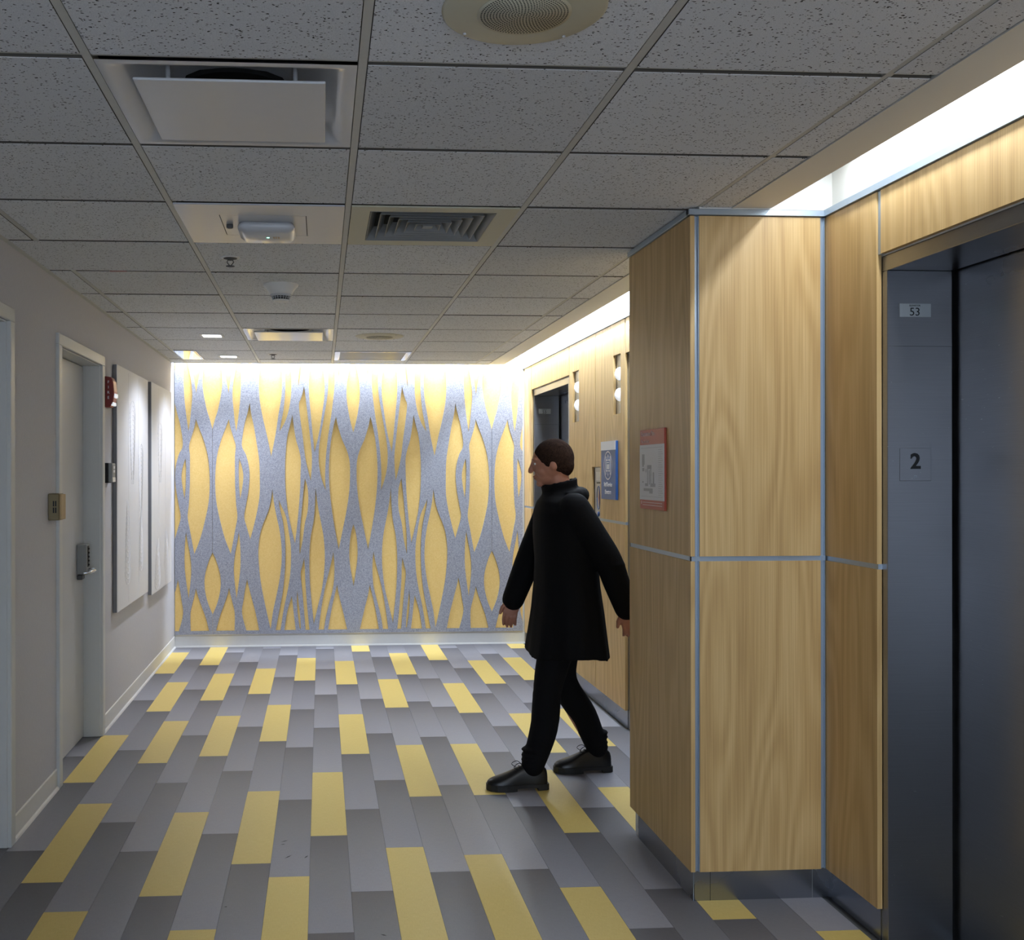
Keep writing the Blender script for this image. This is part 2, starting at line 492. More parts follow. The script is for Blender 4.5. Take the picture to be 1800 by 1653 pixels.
def side_door(name, y0, y1, hardware):
    r = empty(name, (XL, (y0 + y1) / 2, 0)); tag(r, kind='structure')
    mb = MB(); fw = 0.055; p = 0.016
    # hollow metal frame: face, reveal and stop on each side and over the head
    for s, yj in ((1, y0), (-1, y1)):
        mb.box(XL - 0.005, XL + p, yj - fw * s, yj + 0.002 * s, 0, DT - 0.0005)
        mb.box(XL - 0.14, XL + 0.001, yj - 0.002 * s, yj + 0.006 * s, 0, DT)
        mb.box(XL - 0.14, XL - 0.105, yj, yj + 0.020 * s, 0, DT)
    mb.box(XL - 0.005, XL + p, y0 - fw, y1 + fw, DT, DT + fw)
    mb.box(XL - 0.14, XL, y0, y1, DT - 0.006, DT)
    mb.box(XL - 0.14, XL - 0.105, y0, y1, DT - 0.05, DT)
    mb.build('door_frame', M['frame'], r, 0.003)
    B(XL - 0.135, XL - 0.093, y0 + 0.007, y1 - 0.009, 0.006, DT - 0.012).build('door_slab', M['door'], r, 0.0015)
    if hardware:
        xd = XL - 0.093
        mb = B(xd, xd + 0.055, 5.715, 5.79, 0.935, 1.10)
        lk = mb.build('door_lock', M['grey'], r, 0.006, 2); tag(lk, 'grey push-button lock body')
        mb = MB()
        for k in range(5): mb.lathe([(0.006, 0), (0.006, 0.006), (0.004, 0.008)], (xd + 0.055, 5.752, 1.075 - k * 0.022), 10, 'x')
        mb.build('push_button', M['black'], lk)
        B(xd + 0.0545, xd + 0.0565, 5.735, 5.77, 0.975, 1.09).build('button_plate', M['black'], lk)
        mb = MB()
        mb.tube([(xd + 0.05, 5.752, 0.955), (xd + 0.09, 5.752, 0.955)], 0.013, 14)
        mb.tube(spline([(xd + 0.085, 5.752, 0.955), (xd + 0.095, 5.735, 0.957), (xd + 0.095, 5.68, 0.958), (xd + 0.09, 5.63, 0.955), (xd + 0.06, 5.618, 0.952)], 5), 0.008, 10)
        mb.build('lever_handle', M['chrome'], lk)
        B(xd, xd + 0.03, 5.72, 5.785, 0.905, 0.932).build('cylinder_housing', M['dgrey'], lk, 0.004)
    return r


side_door('door_1', D2[0], D2[1], True)
side_door('door_2', D1[0], D1[1], False)

# ---- right wall core with three elevator openings
XC = 1.785
EL = [(1.95, 3.118), (4.66, 5.81), (7.29, 8.48)]
ET = 2.133
mb = MB()
yy = YN
for y0, y1 in EL:
    mb.box(XC, XC + 0.215, yy, y0 - 0.035, 0, 2.80); mb.box(XC, XC + 0.215, y0 - 0.035, y1 + 0.035, ET + 0.05, 2.80); yy = y1 + 0.035
mb.box(XC, XC + 0.215, yy, YB, 0, 2.80)
mb.box(XC + 0.30, XC + 0.34, YN, YB, 0, 2.80)
wr = mb.build('wall_right', M['white']); tag(wr, kind='structure')


def elevator(name, y0, y1, num):
    r = empty(name, (XC, (y0 + y1) / 2, 0)); tag(r, kind='structure')
    mb = MB(); d = 0.212; f = 0.034
    xf = XC - 0.002
    for s, yj in ((1, y0), (-1, y1)):
        mb.box(xf, xf + d, yj - f * s, yj, 0.0, ET)
    mb.box(xf, xf + d, y0 - f, y1 + f, ET, ET + 0.048)
    mb.build('door_frame', M['steel'], r, 0.0015)
    xs = xf + d + 0.012
    ym = (y0 + y1) / 2
    B(xs, xs + 0.035, y0 - 0.03, ym - 0.0015, 0.004, ET + 0.04).build('door_slab', M['steel'], r, 0.001)
    B(xs, xs + 0.035, ym + 0.0015, y1 + 0.03, 0.004, ET + 0.04).build('door_slab', M['steel'], r, 0.001)
    mb = B(xf + d - 0.0, xs + 0.05, y0 - 0.03, y1 + 0.03, -0.003, 0.002)
    mb.build('door_sill', M['alum'], r)
    # a weld seam across the jamb
    B(xf + 0.004, xf + d, y1 - 0.0008, y1 + 0.0004, 1.893, 1.8945).build('jamb_seam', M['dgrey'], r)
    return r


elevator('door_3', *EL[0], '53'); elevator('door_4', *EL[1], '54'); elevator('door_5', *EL[2], '55')

# ---- right wall cladding
TRZ = 2.388           # top of panels, under the aluminium trim
MZ0, MZ1 = 1.186, 1.203
KZ = 0.105


def panel(y0, y1, z0, z1, holes=(), x=XR, t=0.016):
    mb = MB()
    if not holes: mb.box(x, x + t, y0, y1, z0, z1)
    else:
        hy0, hy1, hz0, hz1 = holes
        if hy0 > y0: mb.box(x, x + t, y0, hy0, z0, z1)
        if hy1 < y1: mb.box(x, x + t, hy1, y1, z0, z1)
        if hz1 < z1: mb.box(x, x + t, hy0, hy1, hz1, z1)
        if hz0 > z0: mb.box(x, x + t, hy0, hy1, z0, hz0)
    return mb.build('wood_panel', M['wood'], wr)


def chan(y0, y1, z0, z1): return B(XR + 0.004, XR + 0.019, y0, y1, z0, z1).build('reveal_channel', M['alum'], wr)


def lips(y0, y1, z0, z1):
    pass


# near bay: beside elevator 53 and over it
panel(3.148, 3.481, MZ1, TRZ); panel(3.148, 3.481, KZ, MZ0); chan(3.148, 3.49, MZ0, MZ1)
chan(3.126, 3.146, 2.187, TRZ)
panel(1.93, 3.124, 2.187, TRZ)
panel(1.60, 1.925, MZ1, TRZ); panel(1.60, 1.925, KZ, MZ0); panel(0.4, 1.59, KZ, TRZ); panel(-0.8, 0.39, KZ, TRZ); panel(-2.0, -0.81, KZ, TRZ)
# far bay
panel(8.51, 8.80, MZ1, TRZ); panel(8.51, 8.80, KZ, MZ0); chan(8.51, 8.80, MZ0, MZ1)
panel(7.199, 8.49, 2.187, TRZ)
chan(8.491, 8.509, 2.187, TRZ)
def notched(y0, y1, hole_, n0, n1):   # upper panel with a lantern hole and the corner cut out for the call station
    mb = MB(); x, x2 = XR, XR + 0.016; hy0, hy1, hz0, hz1 = hole_
    za = 1.528
    mb.box(x, x2, y0, hy0, za, TRZ); mb.box(x, x2, hy1, y1, za, TRZ); mb.box(x, x2, hy0, hy1, hz1, TRZ); mb.box(x, x2, hy0, hy1, za, hz0)
    if n0 > y0 + 0.001: mb.box(x, x2, y0, n0, MZ1, za)
    if n1 < y1 - 0.001: mb.box(x, x2, n1, y1, MZ1, za)
    return mb.build('wood_panel', M['wood'], wr)


notched(6.502, 7.187, (6.915, 7.09, 1.843, 2.197), 6.502, 6.575); panel(6.575, 7.187, KZ, MZ0); chan(6.575, 7.19, MZ0, MZ1)
chan(7.188, 7.198, 2.187, TRZ)
panel(6.502, 6.574, KZ, 1.02); 
notched(5.851, 6.492, (5.935, 6.085, 1.842, 2.198), 6.38, 6.492); panel(5.851, 6.38, KZ, MZ0); chan(5.851, 6.39, MZ0, MZ1)
panel(6.381, 6.492, KZ, 1.02)
chan(6.493, 6.501, 0.105, 1.02); chan(6.493, 6.501, 1.53, TRZ)
chan(5.836, 5.85, 2.187, TRZ)
panel(4.64, 5.834, 2.187, TRZ); panel(4.30, 4.62, KZ, TRZ)
mb = MB()
for y0, y1 in ((3.155, 3.50), (4.19, 4.62), (5.85, 7.25), (8.51, YB)): mb.box(XC - 0.006, XC + 0.001, y0, y1, 0.0, KZ + 0.005)
mb.build('kick_plate', M['kick'], wr)
mb = MB()
for y0, y1 in ((-2.0, 3.49), (4.18, YB)):
    mb.box(XR - 0.010, XC, y0, y1, TRZ + 0.002, TRZ + 0.012); mb.box(XR - 0.010, XR - 0.006, y0, y1, TRZ + 0.012, CH - 0.003)
mb.build('top_trim', M['alum'], wr)
# seam where two kick plates meet beside the camera-side pier corner

# ---- pier between the bays
PX0, PX1, PY0, PY1 = 1.281, XR, 3.478, 4.182
pier = B(PX0 + 0.018, XC, PY0 + 0.018, PY1 - 0.018, 0.0, 2.80).build('wall_pier', M['white']); tag(pier, kind='structure')


def pb(name, mat, *a, bev=0.0): return B(*a).build(name, mat, pier, bev)


for z0, z1 in ((KZ, MZ0), (MZ1, TRZ)):
    pb('wood_panel', M['wood'], PX0, PX0 + 0.015, PY0, PY1, z0, z1)                      # hallway side
    pb('wood_panel', M['wood'], 1.313, 1.746, PY0, PY0 + 0.016, z0, z1)                  # towards elevator 53
    pb('wood_panel', M['wood'], PX0 + 0.017, XR, PY1 - 0.016, PY1, z0, z1)               # far side
for xa, xb in ((1.297, 1.312), (1.747, 1.763)):
    mb = B(xa, xb, PY0 + 0.012, PY0 + 0.018, KZ, TRZ); mb.box(xa, xa + 0.002, PY0 + 0.002, PY0 + 0.018, KZ, TRZ); mb.box(xb - 0.002, xb, PY0 + 0.002, PY0 + 0.018, KZ, TRZ)
    mb.build('reveal_channel', M['alum'], pier)
mb = B(PX0 + 0.004, PX0 + 0.017, PY0 + 0.002, PY1 - 0.002, MZ0, MZ1)
mb.build('reveal_channel', M['alum'], pier)
B(PX0 + 0.004, XR, PY0 + 0.004, PY0 + 0.017, MZ0, MZ1).build('reveal_channel', M['alum'], pier)
mb = B(PX0 - 0.008, XR, PY0 - 0.010, PY0 + 0.018, TRZ + 0.002, CH - 0.005)
mb.box(PX0 - 0.008, PX0 + 0.018, PY0, PY1, TRZ + 0.002, CH - 0.005)
mb.build('top_trim', M['alum'], pier, 0.001)
mb = B(PX0 + 0.013, PX0 + 0.017, PY0 + 0.013, PY1 - 0.07, 0, KZ)
mb.build('kick_plate', M['kick'], pier)
mb = B(PX0 + 0.013, XC - 0.006, PY0 + 0.013, PY0 + 0.0175, 0, KZ - 0.001)
mb.build('kick_plate', M['kick'], pier)
B(PX0 + 0.012, PX0 + 0.0145, PY0 + 0.0115, PY0 + 0.014, 0, KZ).build('corner_bead', M['alum'], pier)
B(1.353, 1.3545, PY0 + 0.0125, PY0 + 0.0135, 0, KZ - 0.001).build('plate_joint', M['dark'], pier)
B(1.720, 1.7212, PY0 + 0.0125, PY0 + 0.0135, 0, KZ - 0.001).build('plate_joint', M['grey'], pier)
# the pier swallows the cove: white end wall that faces the near bay
mb = MB()
mb.box(1.31, XC, PY0 - 0.008, PY0 + 0.018, CH - 0.004, 2.80); mb.build('cove_end', M['white'], pier)

# ---- ceiling
ceil = B(XL - 0.1, 1.43, YN, 8.66, 2.51, 2.55).build('ceiling', M['dark']); tag(ceil, kind='structure')
lid = B(XL - 0.14, 2.35, YN, YB + 0.15, 2.80, 2.86).build('trim_3', M['white']); tag(lid, kind='structure')
X0g, Y0g, S = 0.0947, 1.679, 0.6096
xs = [XL, X0g - 2 * S, X0g - S, X0g, X0g + S, X0g + 2 * S, 1.426]
ys = [Y0g + S * k for k in range(-12, 12)] + [8.645]
tw = 0.012
special = {(2, 1): 'd', (2, 8): 'd', (3, 3): 'g', (2, 3): 'a', (3, 10): 'r', (1, 10): 'b', (3, 8): None}
tm = {}
for i in range(len(xs) - 1):
    for jj in range(len(ys) - 1):
        j = jj - 12
        if ys[jj + 1] < 0.2 and False: continue
        if special.get((i, j)): continue
        x0, x1, y0, y1 = xs[i] + (tw if i else 0.003), xs[i + 1] - tw, ys[jj] + tw, ys[jj + 1] - tw
        if i == 5: x0, x1 = xs[i] + 0.004, xs[i + 1] - 0.004
        if i <= 1 and j == 4:   # the cross tee here is missing, so the tile runs to the next one
            y1 = ys[jj + 1] - tw
            if i == 1: x0 = XL + 0.003
            else: continue
        if ys[jj + 1] < -2.6:
            continue
        key = (round(x1 - x0, 4), round(y1 - y0, 4))
        if key not in tm:
            me = bpy.data.meshes.new('ceiling_tile'); dx, dy = key[0] / 2, key[1] / 2
            e = 0.0015
            vs = [(-dx, -dy, 0.02), (dx, -dy, 0.02), (dx, dy, 0.02), (-dx, dy, 0.02),
                  (-dx, -dy, 0.0012), (dx, -dy, 0.0012), (dx, dy, 0.0012), (-dx, dy, 0.0012),
                  (-dx + e, -dy + e, 0), (dx - e, -dy + e, 0), (dx - e, dy - e, 0), (-dx + e, dy - e, 0)]
            fs = [(0, 1, 2, 3), (11, 10, 9, 8)] + [(a, (a + 1) % 4, 4 + (a + 1) % 4, 4 + a)[::-1] for a in range(4)] + [(4 + a, 4 + (a + 1) % 4, 8 + (a + 1) % 4, 8 + a)[::-1] for a in range(4)]
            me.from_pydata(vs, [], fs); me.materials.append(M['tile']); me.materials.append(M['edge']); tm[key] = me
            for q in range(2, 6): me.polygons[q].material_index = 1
        o = bpy.data.objects.new('ceiling_tile', tm[key]); COL.objects.link(o); o.parent = ceil
        o.location = ((x0 + x1) / 2, (y0 + y1) / 2, CH + random.uniform(-0.0008, 0.0012))
B(XL, 1.43, YN, -2.6, CH + 0.003, CH + 0.02).build('ceiling_board', M['tile'], ceil)
for x in xs[1:-1]:   # main runners
    o = B(x - 0.0098, x + 0.0098, -2.6, 8.645, CH + 0.002, CH + 0.03).build('grid_runner', M['tee'], ceil)
for i in range(len(xs) - 1):
    for jj in range(len(ys) - 1):
        j = jj - 12
        if j == 4 and i <= 1: continue
        if ys[jj] < -2.6: continue
        B(xs[i] + (tw if i else 0), xs[i + 1] - tw, ys[jj] - 0.0070, ys[jj] + 0.0070, CH + 0.006, CH + 0.03).build('cross_tee', M['tee'], ceil)
B(XL, XL + 0.022, -2.6, 8.645, CH - 0.002, CH + 0.001).build('wall_angle', M['tee'], ceil)
B(XL, 1.426, 8.645, 8.655, CH - 0.003, 2.509).build('edge_trim', M['white'], ceil)
B(XL + 0.29, XL + 0.365, 4.716, 4.738, CH - 0.001, CH + 0.001).build('red_tape', M['red'], ceil)
# plasterboard soffit and its upstand beside the cove, one length per bay
for n, (y0, y1) in enumerate(((YN, PY0 - 0.012), (PY1 + 0.001, 8.66))):
    mb = B(1.426, 1.563, y0, y1, CH - 0.001, CH + 0.016); mb.box(1.551, 1.563, y0, y1, CH + 0.016, CH + 0.05); mb.box(1.426, 1.438, y0, y1, CH + 0.016, 2.58)
    mb.box(1.424, 1.430, y0, y1, CH - 0.003, CH)
    o = mb.build('trim_%d' % (n + 1), M['white']); tag(o, kind='structure')
o = B(1.40, 1.425, YN, 8.66, 2.5505, 2.80).build('trim_4', M['white']); tag(o, kind='structure')
o = B(XL, 1.40, 8.60, 8.62, 2.5505, 2.80).build('trim_5', M['white']); tag(o, kind='structure')


# ================================================================= lamps
def strip(x0, x1, y0, y1, z, label, along):
    r = empty('strip_light', ((x0 + x1) / 2, (y0 + y1) / 2, z))
    tag(r, label, 'light')
    B(x0 - 0.02, x1 + 0.02, y0, y1, z + 0.03, z + 0.23 if False else z + 0.06).build('housing', M['white'], r)
    mb = MB()
    if along == 'y': mb.tube([((x0 + x1) / 2, y0 + 0.03, z + 0.018), ((x0 + x1) / 2, y1 - 0.03, z + 0.018)], 0.010, 12)
    else: mb.tube([(x0 + 0.03, (y0 + y1) / 2, z + 0.018), (x1 - 0.03, (y0 + y1) / 2, z + 0.018)], 0.010, 12)
    mb.build('tube', M['tube'], r)
    for k in (0.12, 0.88):
        cx_, cy_ = (x0 + x1) / 2, (y0 + y1) / 2
        if along == 'y': cy_ = y0 + (y1 - y0) * k
        else: cx_ = x0 + (x1 - x0) * k
        B(cx_ - 0.006, cx_ + 0.006, cy_ - 0.006, cy_ + 0.006, z + 0.06, 2.8).build('hanger', M['grey'], r)
    return r


strip(1.67, 1.71, -1.1, 3.25, 2.57, 'white fluorescent strip hidden in the cove above the nearest elevator', 'y')
strip(1.67, 1.71, 4.28, 8.70, 2.57, 'white fluorescent strip hidden in the cove above the two far elevators', 'y')
strip(-1.2, 1.66, 8.68, 8.72, 2.67, 'white fluorescent strip hidden in the cove above the felt wall', 'x')
for yy in (-1.2,):  # housing for the added fill lamp, out of view
    r = empty('added_ceiling_light', (-0.2, yy, CH)); tag(r, 'added flat rectangular ceiling light, unseen behind the camera', 'light')
    B(-0.5, 0.1, yy - 0.6, yy + 0.6, CH - 0.012, CH - 0.001).build('housing', M['white'], r)
for yy, lb in ((6.92, 'nearer'), (8.16, 'farther')):
    r = empty('downlight', (-0.73, yy, CH)); tag(r, 'small square recessed downlight by the left wall, the %s of two' % lb, 'light', 'square downlights over the relief panels')
    mb = MB(); a, b = 0.078, 0.062
    for (x0, x1, y0, y1) in ((-a, a, -a, -b), (-a, a, b, a), (-a, -b, -b, b), (b, a, -b, b)):
        mb.box(-0.73 + x0, -0.73 + x1, yy + y0, yy + y1, CH - 0.005, CH - 0.001)
    mb.build('trim_ring', M['white'], r)
    B(-0.73 - b, -0.73 + b, yy - b, yy + b, CH - 0.0022, CH - 0.0012).build('lens', M['lamp'], r)

# ================================================================= ceiling fixtures


def square_diffuser(x0, y0, label):
    x1, y1 = x0 + S, y0 + S; cx, cy = (x0 + x1) / 2, (y0 + y1) / 2
    r = empty('air_diffuser', (cx, cy, CH)); tag(r, label, 'air diffuser', 'square plaque diffusers')
    mb = MB(); a = S / 2 - 0.012
    def ring(h, z, n=12, rr=0.03):
        pts = []
        for sx, sy, a0 in ((1, 1, 0), (-1, 1, PI / 2), (-1, -1, PI), (1, -1, 1.5 * PI)):
            for k in range(n // 4 + 1):
                t = a0 + PI / 2 * k / (n // 4)
                pts.append((cx + sx * (h - rr) + rr * math.cos(t), cy + sy * (h - rr) + rr * math.sin(t), CH + z))
        return pts
    mb.loft([ring(a, 0.0, rr=0.001), ring(a - 0.016, -0.001, rr=0.006), ring(a - 0.035, 0.004, rr=0.02), ring(a - 0.055, 0.022, rr=0.03), ring(a - 0.085, 0.040, rr=0.05), ring(a - 0.13, 0.048, rr=0.06), ring(0.13, 0.05, rr=0.10)], False)
    sh = mb.build('bell', M['gloss'], r)
    MB().lathe([(0.135, 0.04), (0.135, 0.075)], (cx, cy, CH), 40, closed=True).build('duct_collar', M['dark'], r)
    B(cx - 0.23, cx + 0.23, cy - 0.23, cy + 0.23, CH + 0.075, CH + 0.08).build('duct_dark', M['dark'], r)
    for sx in (-1, 1):
        for sy in (-1, 1):
            MB().tube([(cx + sx * 0.15, cy + sy * 0.15, CH + 0.06), (cx + sx * 0.15, cy + sy * 0.15, CH - 0.006)], 0.006, 8).build('plaque_post', M['gloss'], r)
    h = 0.222
    pl = B(cx - h, cx + h, cy - h + 0.01, cy + h - 0.005, CH - 0.013, CH - 0.006).build('plaque', M['gloss'], r, 0.003, 2)
    return r


square_diffuser(xs[2], Y0g + S, 'large white square ceiling diffuser with raised plaque, nearest the camera')
square_diffuser(xs[2], Y0g + 8 * S, 'small-looking far white square plaque diffuser, near the felt wall')

# louvred grille
gx0, gy0 = xs[3] + tw, Y0g + 3 * S + tw; gx1, gy1 = xs[4] - tw, Y0g + 4 * S - tw
r = empty('air_grille', ((gx0 + gx1) / 2, (gy0 + gy1) / 2, CH)); tag(r, 'square four-way louvred supply grille in a cream ceiling panel', 'air grille')
cx, cy = (0.174 + 0.62) / 2, (3.575 + 4.03) / 2; a = 0.224
mb = MB()
for (x0, x1, y0, y1) in ((gx0, gx1, gy0, cy - a), (gx0, gx1, cy + a, gy1), (gx0, cx - a, cy - a, cy + a), (cx + a, gx1, cy - a, cy + a)):
    mb.box(x0, x1, y0, y1, CH - 0.003, CH + 0.003)
mb.build('face_panel', M['cream'], r)
for k in range(6):
    ro = a - 0.002 - k * 0.035; ri = ro - 0.030
    mb = MB(); z0, z1 = CH - 0.004, CH + 0.045
    # sloping vane: wide at the bottom, narrow at the top
    o_, i_ = ro, ri
    ring = lambda h, z: [(cx - h, cy - h, z), (cx + h, cy - h, z), (cx + h, cy + h, z), (cx - h, cy + h, z)]
    mb.loft([ring(o_, z0), ring(i_, z1), ring(i_ - 0.0015, z1), ring(o_ - 0.002, z0), ring(o_, z0)], False, False)
    mb.build('louvre', M['grey'], r)
B(cx - 0.018, cx + 0.018, cy - 0.018, cy + 0.018, CH - 0.004, CH + 0.02).build('centre_cap', M['grey'], r)
B(cx - a, cx + a, cy - a, cy + a, CH + 0.046, CH + 0.05).build('damper', M['dark'], r)

# access panel with hatch, and the wireless access point
ax0, ay0 = xs[2] + tw, Y0g + 3 * S + tw; ax1, ay1 = xs[3] - tw, Y0g + 4 * S - tw
r = empty('access_panel', ((ax0 + ax1) / 2, (ay0 + ay1) / 2, CH)); tag(r, 'smooth white ceiling panel with an outlined access hatch', 'ceiling panel')
hx0, hx1, hy0, hy1 = -0.358, -0.054, 3.66, 3.965; g = 0.003
mb = MB()
for q in ((ax0, ax1, ay0, hy0 - g), (ax0, ax1, hy1 + g, ay1), (ax0, hx0 - g, hy0 - g, hy1 + g), (hx1 + g, ax1, hy0 - g, hy1 + g)):
    mb.box(*q, CH - 0.003, CH + 0.003)
mb.build('face_panel', M['gloss'], r)
B(hx0, hx1, hy0, hy1, CH - 0.003, CH + 0.003).build('hatch', M['gloss'], r)
B(hx0 - 0.01, hx1 + 0.01, hy0 - 0.01, hy1 + 0.01, CH + 0.004, CH + 0.008).build('hatch_backing', M['black'], r)
MB().lathe([(0.012, -0.003), (0.012, -0.014), (0.009, -0.017)], (-0.335, 3.80, CH), 14).build('hatch_lock', M['dgrey'], r)
r = empty('wireless_access_point', (-0.2, 3.85, CH - 0.003)); tag(r, 'white rounded wireless access point with green light under the ceiling hatch', 'access point')
def rrect(cx, cy, hx, hy, z, rr, n=5):
    pts = []
    for sx, sy, a0 in ((1, 1, 0), (-1, 1, PI / 2), (-1, -1, PI), (1, -1, 1.5 * PI)):
        for k in range(n + 1):
            t = a0 + PI / 2 * k / n; pts.append((cx + sx * (hx - rr) + rr * math.cos(t), cy + sy * (hy - rr) + rr * math.sin(t), z))
    return pts
mb = MB(); zc = CH - 0.003
mb.loft([rrect(-0.2, 3.85, 0.095, 0.10, zc - 0.0002, 0.02), rrect(-0.2, 3.85, 0.104, 0.106, zc - 0.010, 0.028), rrect(-0.2, 3.85, 0.104, 0.106, zc - 0.020, 0.028), rrect(-0.2, 3.85, 0.084, 0.088, zc - 0.036, 0.02)])
mb.build('cover', M['gloss'], r)
MB().lathe([(0.005, 0), (0.005, -0.0008)], (-0.197, 3.845, zc - 0.0362), 12).build('status_light', M['led'], r)
mb = MB()
for k in range(3): mb.box(-0.178 + 0.009 * k, -0.172 + 0.009 * k, 3.83, 3.86, zc - 0.0367, zc - 0.036)
mb.build('printed_logo', M['tan'], r)

# perforated return and the glossy access cover
x0, x1, y0, y1 = xs[3] + tw, xs[4] - tw, Y0g + 10 * S + tw, Y0g + 11 * S - tw
r = empty('return_grille', ((x0 + x1) / 2, (y0 + y1) / 2, CH)); tag(r, 'flat grey perforated return air panel next to the felt wall', 'air grille')
mb = MB()
for q in ((x0, x0 + 0.04, y0, y1), (x1 - 0.04, x1, y0, y1), (x0 + 0.04, x1 - 0.04, y0, y0 + 0.02), (x0 + 0.04, x1 - 0.04, y1 - 0.02, y1)): mb.box(*q, CH - 0.004, CH + 0.006)
mb.build('border', M['gloss'], r)
B(x0 + 0.04, x1 - 0.04, y0 + 0.02, y1 - 0.02, CH + 0.0, CH + 0.004).build('perforated_plate', M['grey'], r)
x0, x1 = xs[1] + tw, xs[2] - tw
r = empty('linear_diffuser', (-1.1, 8.08, CH)); tag(r, 'glossy metal ceiling strip in the far left corner', 'air diffuser')
B(xs[1] - 0.0 + 0.012, -0.965, y0, y1, CH - 0.003, CH + 0.004).build('polished_cover', plain('polished white metal', rgb(210, 214, 216), 0.08, 0.7), r)
B(-0.963, -0.945, y0, y1, CH - 0.004, CH + 0.004).build('edge_strip', M['gloss'], r)
tile = B(-0.943, x1, y0, y1, CH, CH + 0.02).build('ceiling_tile', M['tile'], ceil)


def speaker(cx, cy, R, label, grp):
    r = empty('ceiling_speaker', (cx, cy, CH)); tag(r, label, 'speaker', grp)
    MB().lathe([(R, -0.0005), (R, -0.002), (R - 0.006, -0.006), (R * 0.6, -0.010), (R * 0.57, -0.010)], (cx, cy, CH), 64).build('rim', M['cream'], r)
    MB().lathe([(R * 0.57, -0.0098), (R * 0.57, -0.0115)], (cx, cy, CH), 48).build('grille_plate', M['cream'], r)
    mb = MB(); k = 0
    for n in range(0, 15):   # the punched holes
        rad = R * 0.54 * n / 14.5; cnt = max(1, int(2 * PI * rad / (R * 0.0385)))
        for q in range(cnt):
            t = 2 * PI * q / cnt + n * 0.5; px, py = cx + rad * math.cos(t), cy + rad * math.sin(t); h = R * 0.0125
            pts = [(px + h * math.cos(u * PI / 3), py + h * math.sin(u * PI / 3), CH - 0.0118) for u in range(6)]
            mb.add(pts, [tuple(range(6))])
    o = mb.build('perforation', M['dark'], r); o['kind'] = 'stuff'
    for q in range(4):
        t = q * PI / 2 + PI / 4; MB().lathe([(0.004, -0.007), (0.004, -0.0095), (0.002, -0.0105)], (cx + (R - 0.016) * math.cos(t), cy + (R - 0.016) * math.sin(t), CH), 8).build('screw', M['gloss'], r)


speaker(0.402, 2.00, 0.163, 'large cream round speaker cut off by the top of the picture', 'round ceiling speakers')
speaker(0.395, 6.89, 0.163, 'far round cream ceiling speaker near the felt wall', 'round ceiling speakers')


def sprinkler(cx, cy, label):
    r = empty('sprinkler_head', (cx, cy, CH)); tag(r, label, 'sprinkler', 'ceiling sprinklers')
    MB().lathe([(0.040, 0.001), (0.040, -0.002), (0.030, -0.004), (0.026, 0.0)], (cx, cy, CH), 28).build('escutcheon', M['base'], r)
    MB().lathe([(0.029, -0.0038), (0.029, -0.0045)], (cx, cy, CH), 24).build('recess', M['black'], r)
    mb = MB(); mb.lathe([(0.024, -0.0045), (0.018, -0.006), (0.010, -0.012)], (cx, cy, CH), 16)
    for s in (-1, 1): mb.tube([(cx + s * 0.009, cy, CH - 0.008), (cx + s * 0.014, cy, CH - 0.020), (cx + s * 0.003, cy, CH - 0.034)], 0.0022, 6)
    mb.build('frame_arm', M['dgrey'], r)
    MB().lathe([(0.003, -0.034), (0.019, -0.036), (0.019, -0.038), (0.003, -0.040)], (cx, cy, CH), 16).build('deflector', M['dgrey'], r)


sprinkler(-0.386, 4.40, 'near sprinkler head beyond the access hatch')
sprinkler(-0.372, 7.99, 'far sprinkler head close to the felt wall')

r = empty('smoke_detector', (-0.195, 5.02, CH)); tag(r, 'white round smoke detector with dark slots under its rim', 'smoke detector')
c = (-0.195, 5.02, CH)
MB().lathe([(0.085, 0.001), (0.085, -0.006), (0.074, -0.018), (0.058, -0.038), (0.054, -0.050)], c, 40).build('base_plate', M['base'], r)
MB().lathe([(0.052, -0.049), (0.052, -0.058), (0.048, -0.060)], c, 32).build('body', M['gloss'], r)
MB().lathe([(0.042, -0.059), (0.036, -0.075)], c, 32).build('chamber', M['black'], r)
mb = MB()
for k in range(20):
    t = 2 * PI * k / 20; mb.tube([(c[0] + 0.047 * math.cos(t), c[1] + 0.047 * math.sin(t), CH - 0.059), (c[0] + 0.039 * math.cos(t), c[1] + 0.039 * math.sin(t), CH - 0.077)], 0.0016, 5)
mb.lathe([(0.0445, -0.0655), (0.0455, -0.0655), (0.0445, -0.067), (0.0435, -0.067)], c, 32)
o = mb.build('slot_ribs', M['gloss'], r); o['kind'] = 'stuff'
MB().lathe([(0.040, -0.075), (0.037, -0.081), (0.024, -0.084)], c, 32).build('cap', M['base'], r)

# ================================================================= felt wall


def P(x, y): return (-0.926 + (x - 277) * 0.001647, 2.425 - (y - 118) * 0.001647)


H = []   # holes traced for one mirrored repeat: (left side, right side) from top to bottom


def hole(L, R): H.append((L, R))


hole([(277, -10), (246, 50), (234, 118), (227, 180), (228, 250), (246, 350), (264, 410), (277, 460)], [(277, -10), (308, 50), (320, 118), (327, 180), (326, 250), (308, 350), (290, 410), (277, 460)])
hole([(300, 20), (318, 80), (326, 118), (343, 180), (355, 240), (360, 275)], [(410, 20), (402, 80), (395, 118), (376, 180), (365, 240), (360, 275)])
hole([(412, 60), (403, 118), (387, 200), (380, 280), (386, 360), (393, 430), (400, 472)], [(412, 60), (423, 118), (425, 200), (422, 280), (415, 360), (406, 430), (400, 472)])
hole([(452, 20), (463, 118), (470, 170)], [(492, 20), (478, 118), (470, 170)])
hole([(560, -60), (538, 20), (525, 118), (517, 200), (520, 300), (537, 400), (560, 500), (580, 600)], [(580, -60), (612, 20), (630, 118), (637, 200), (633, 290), (617, 390), (602, 490), (580, 600)])
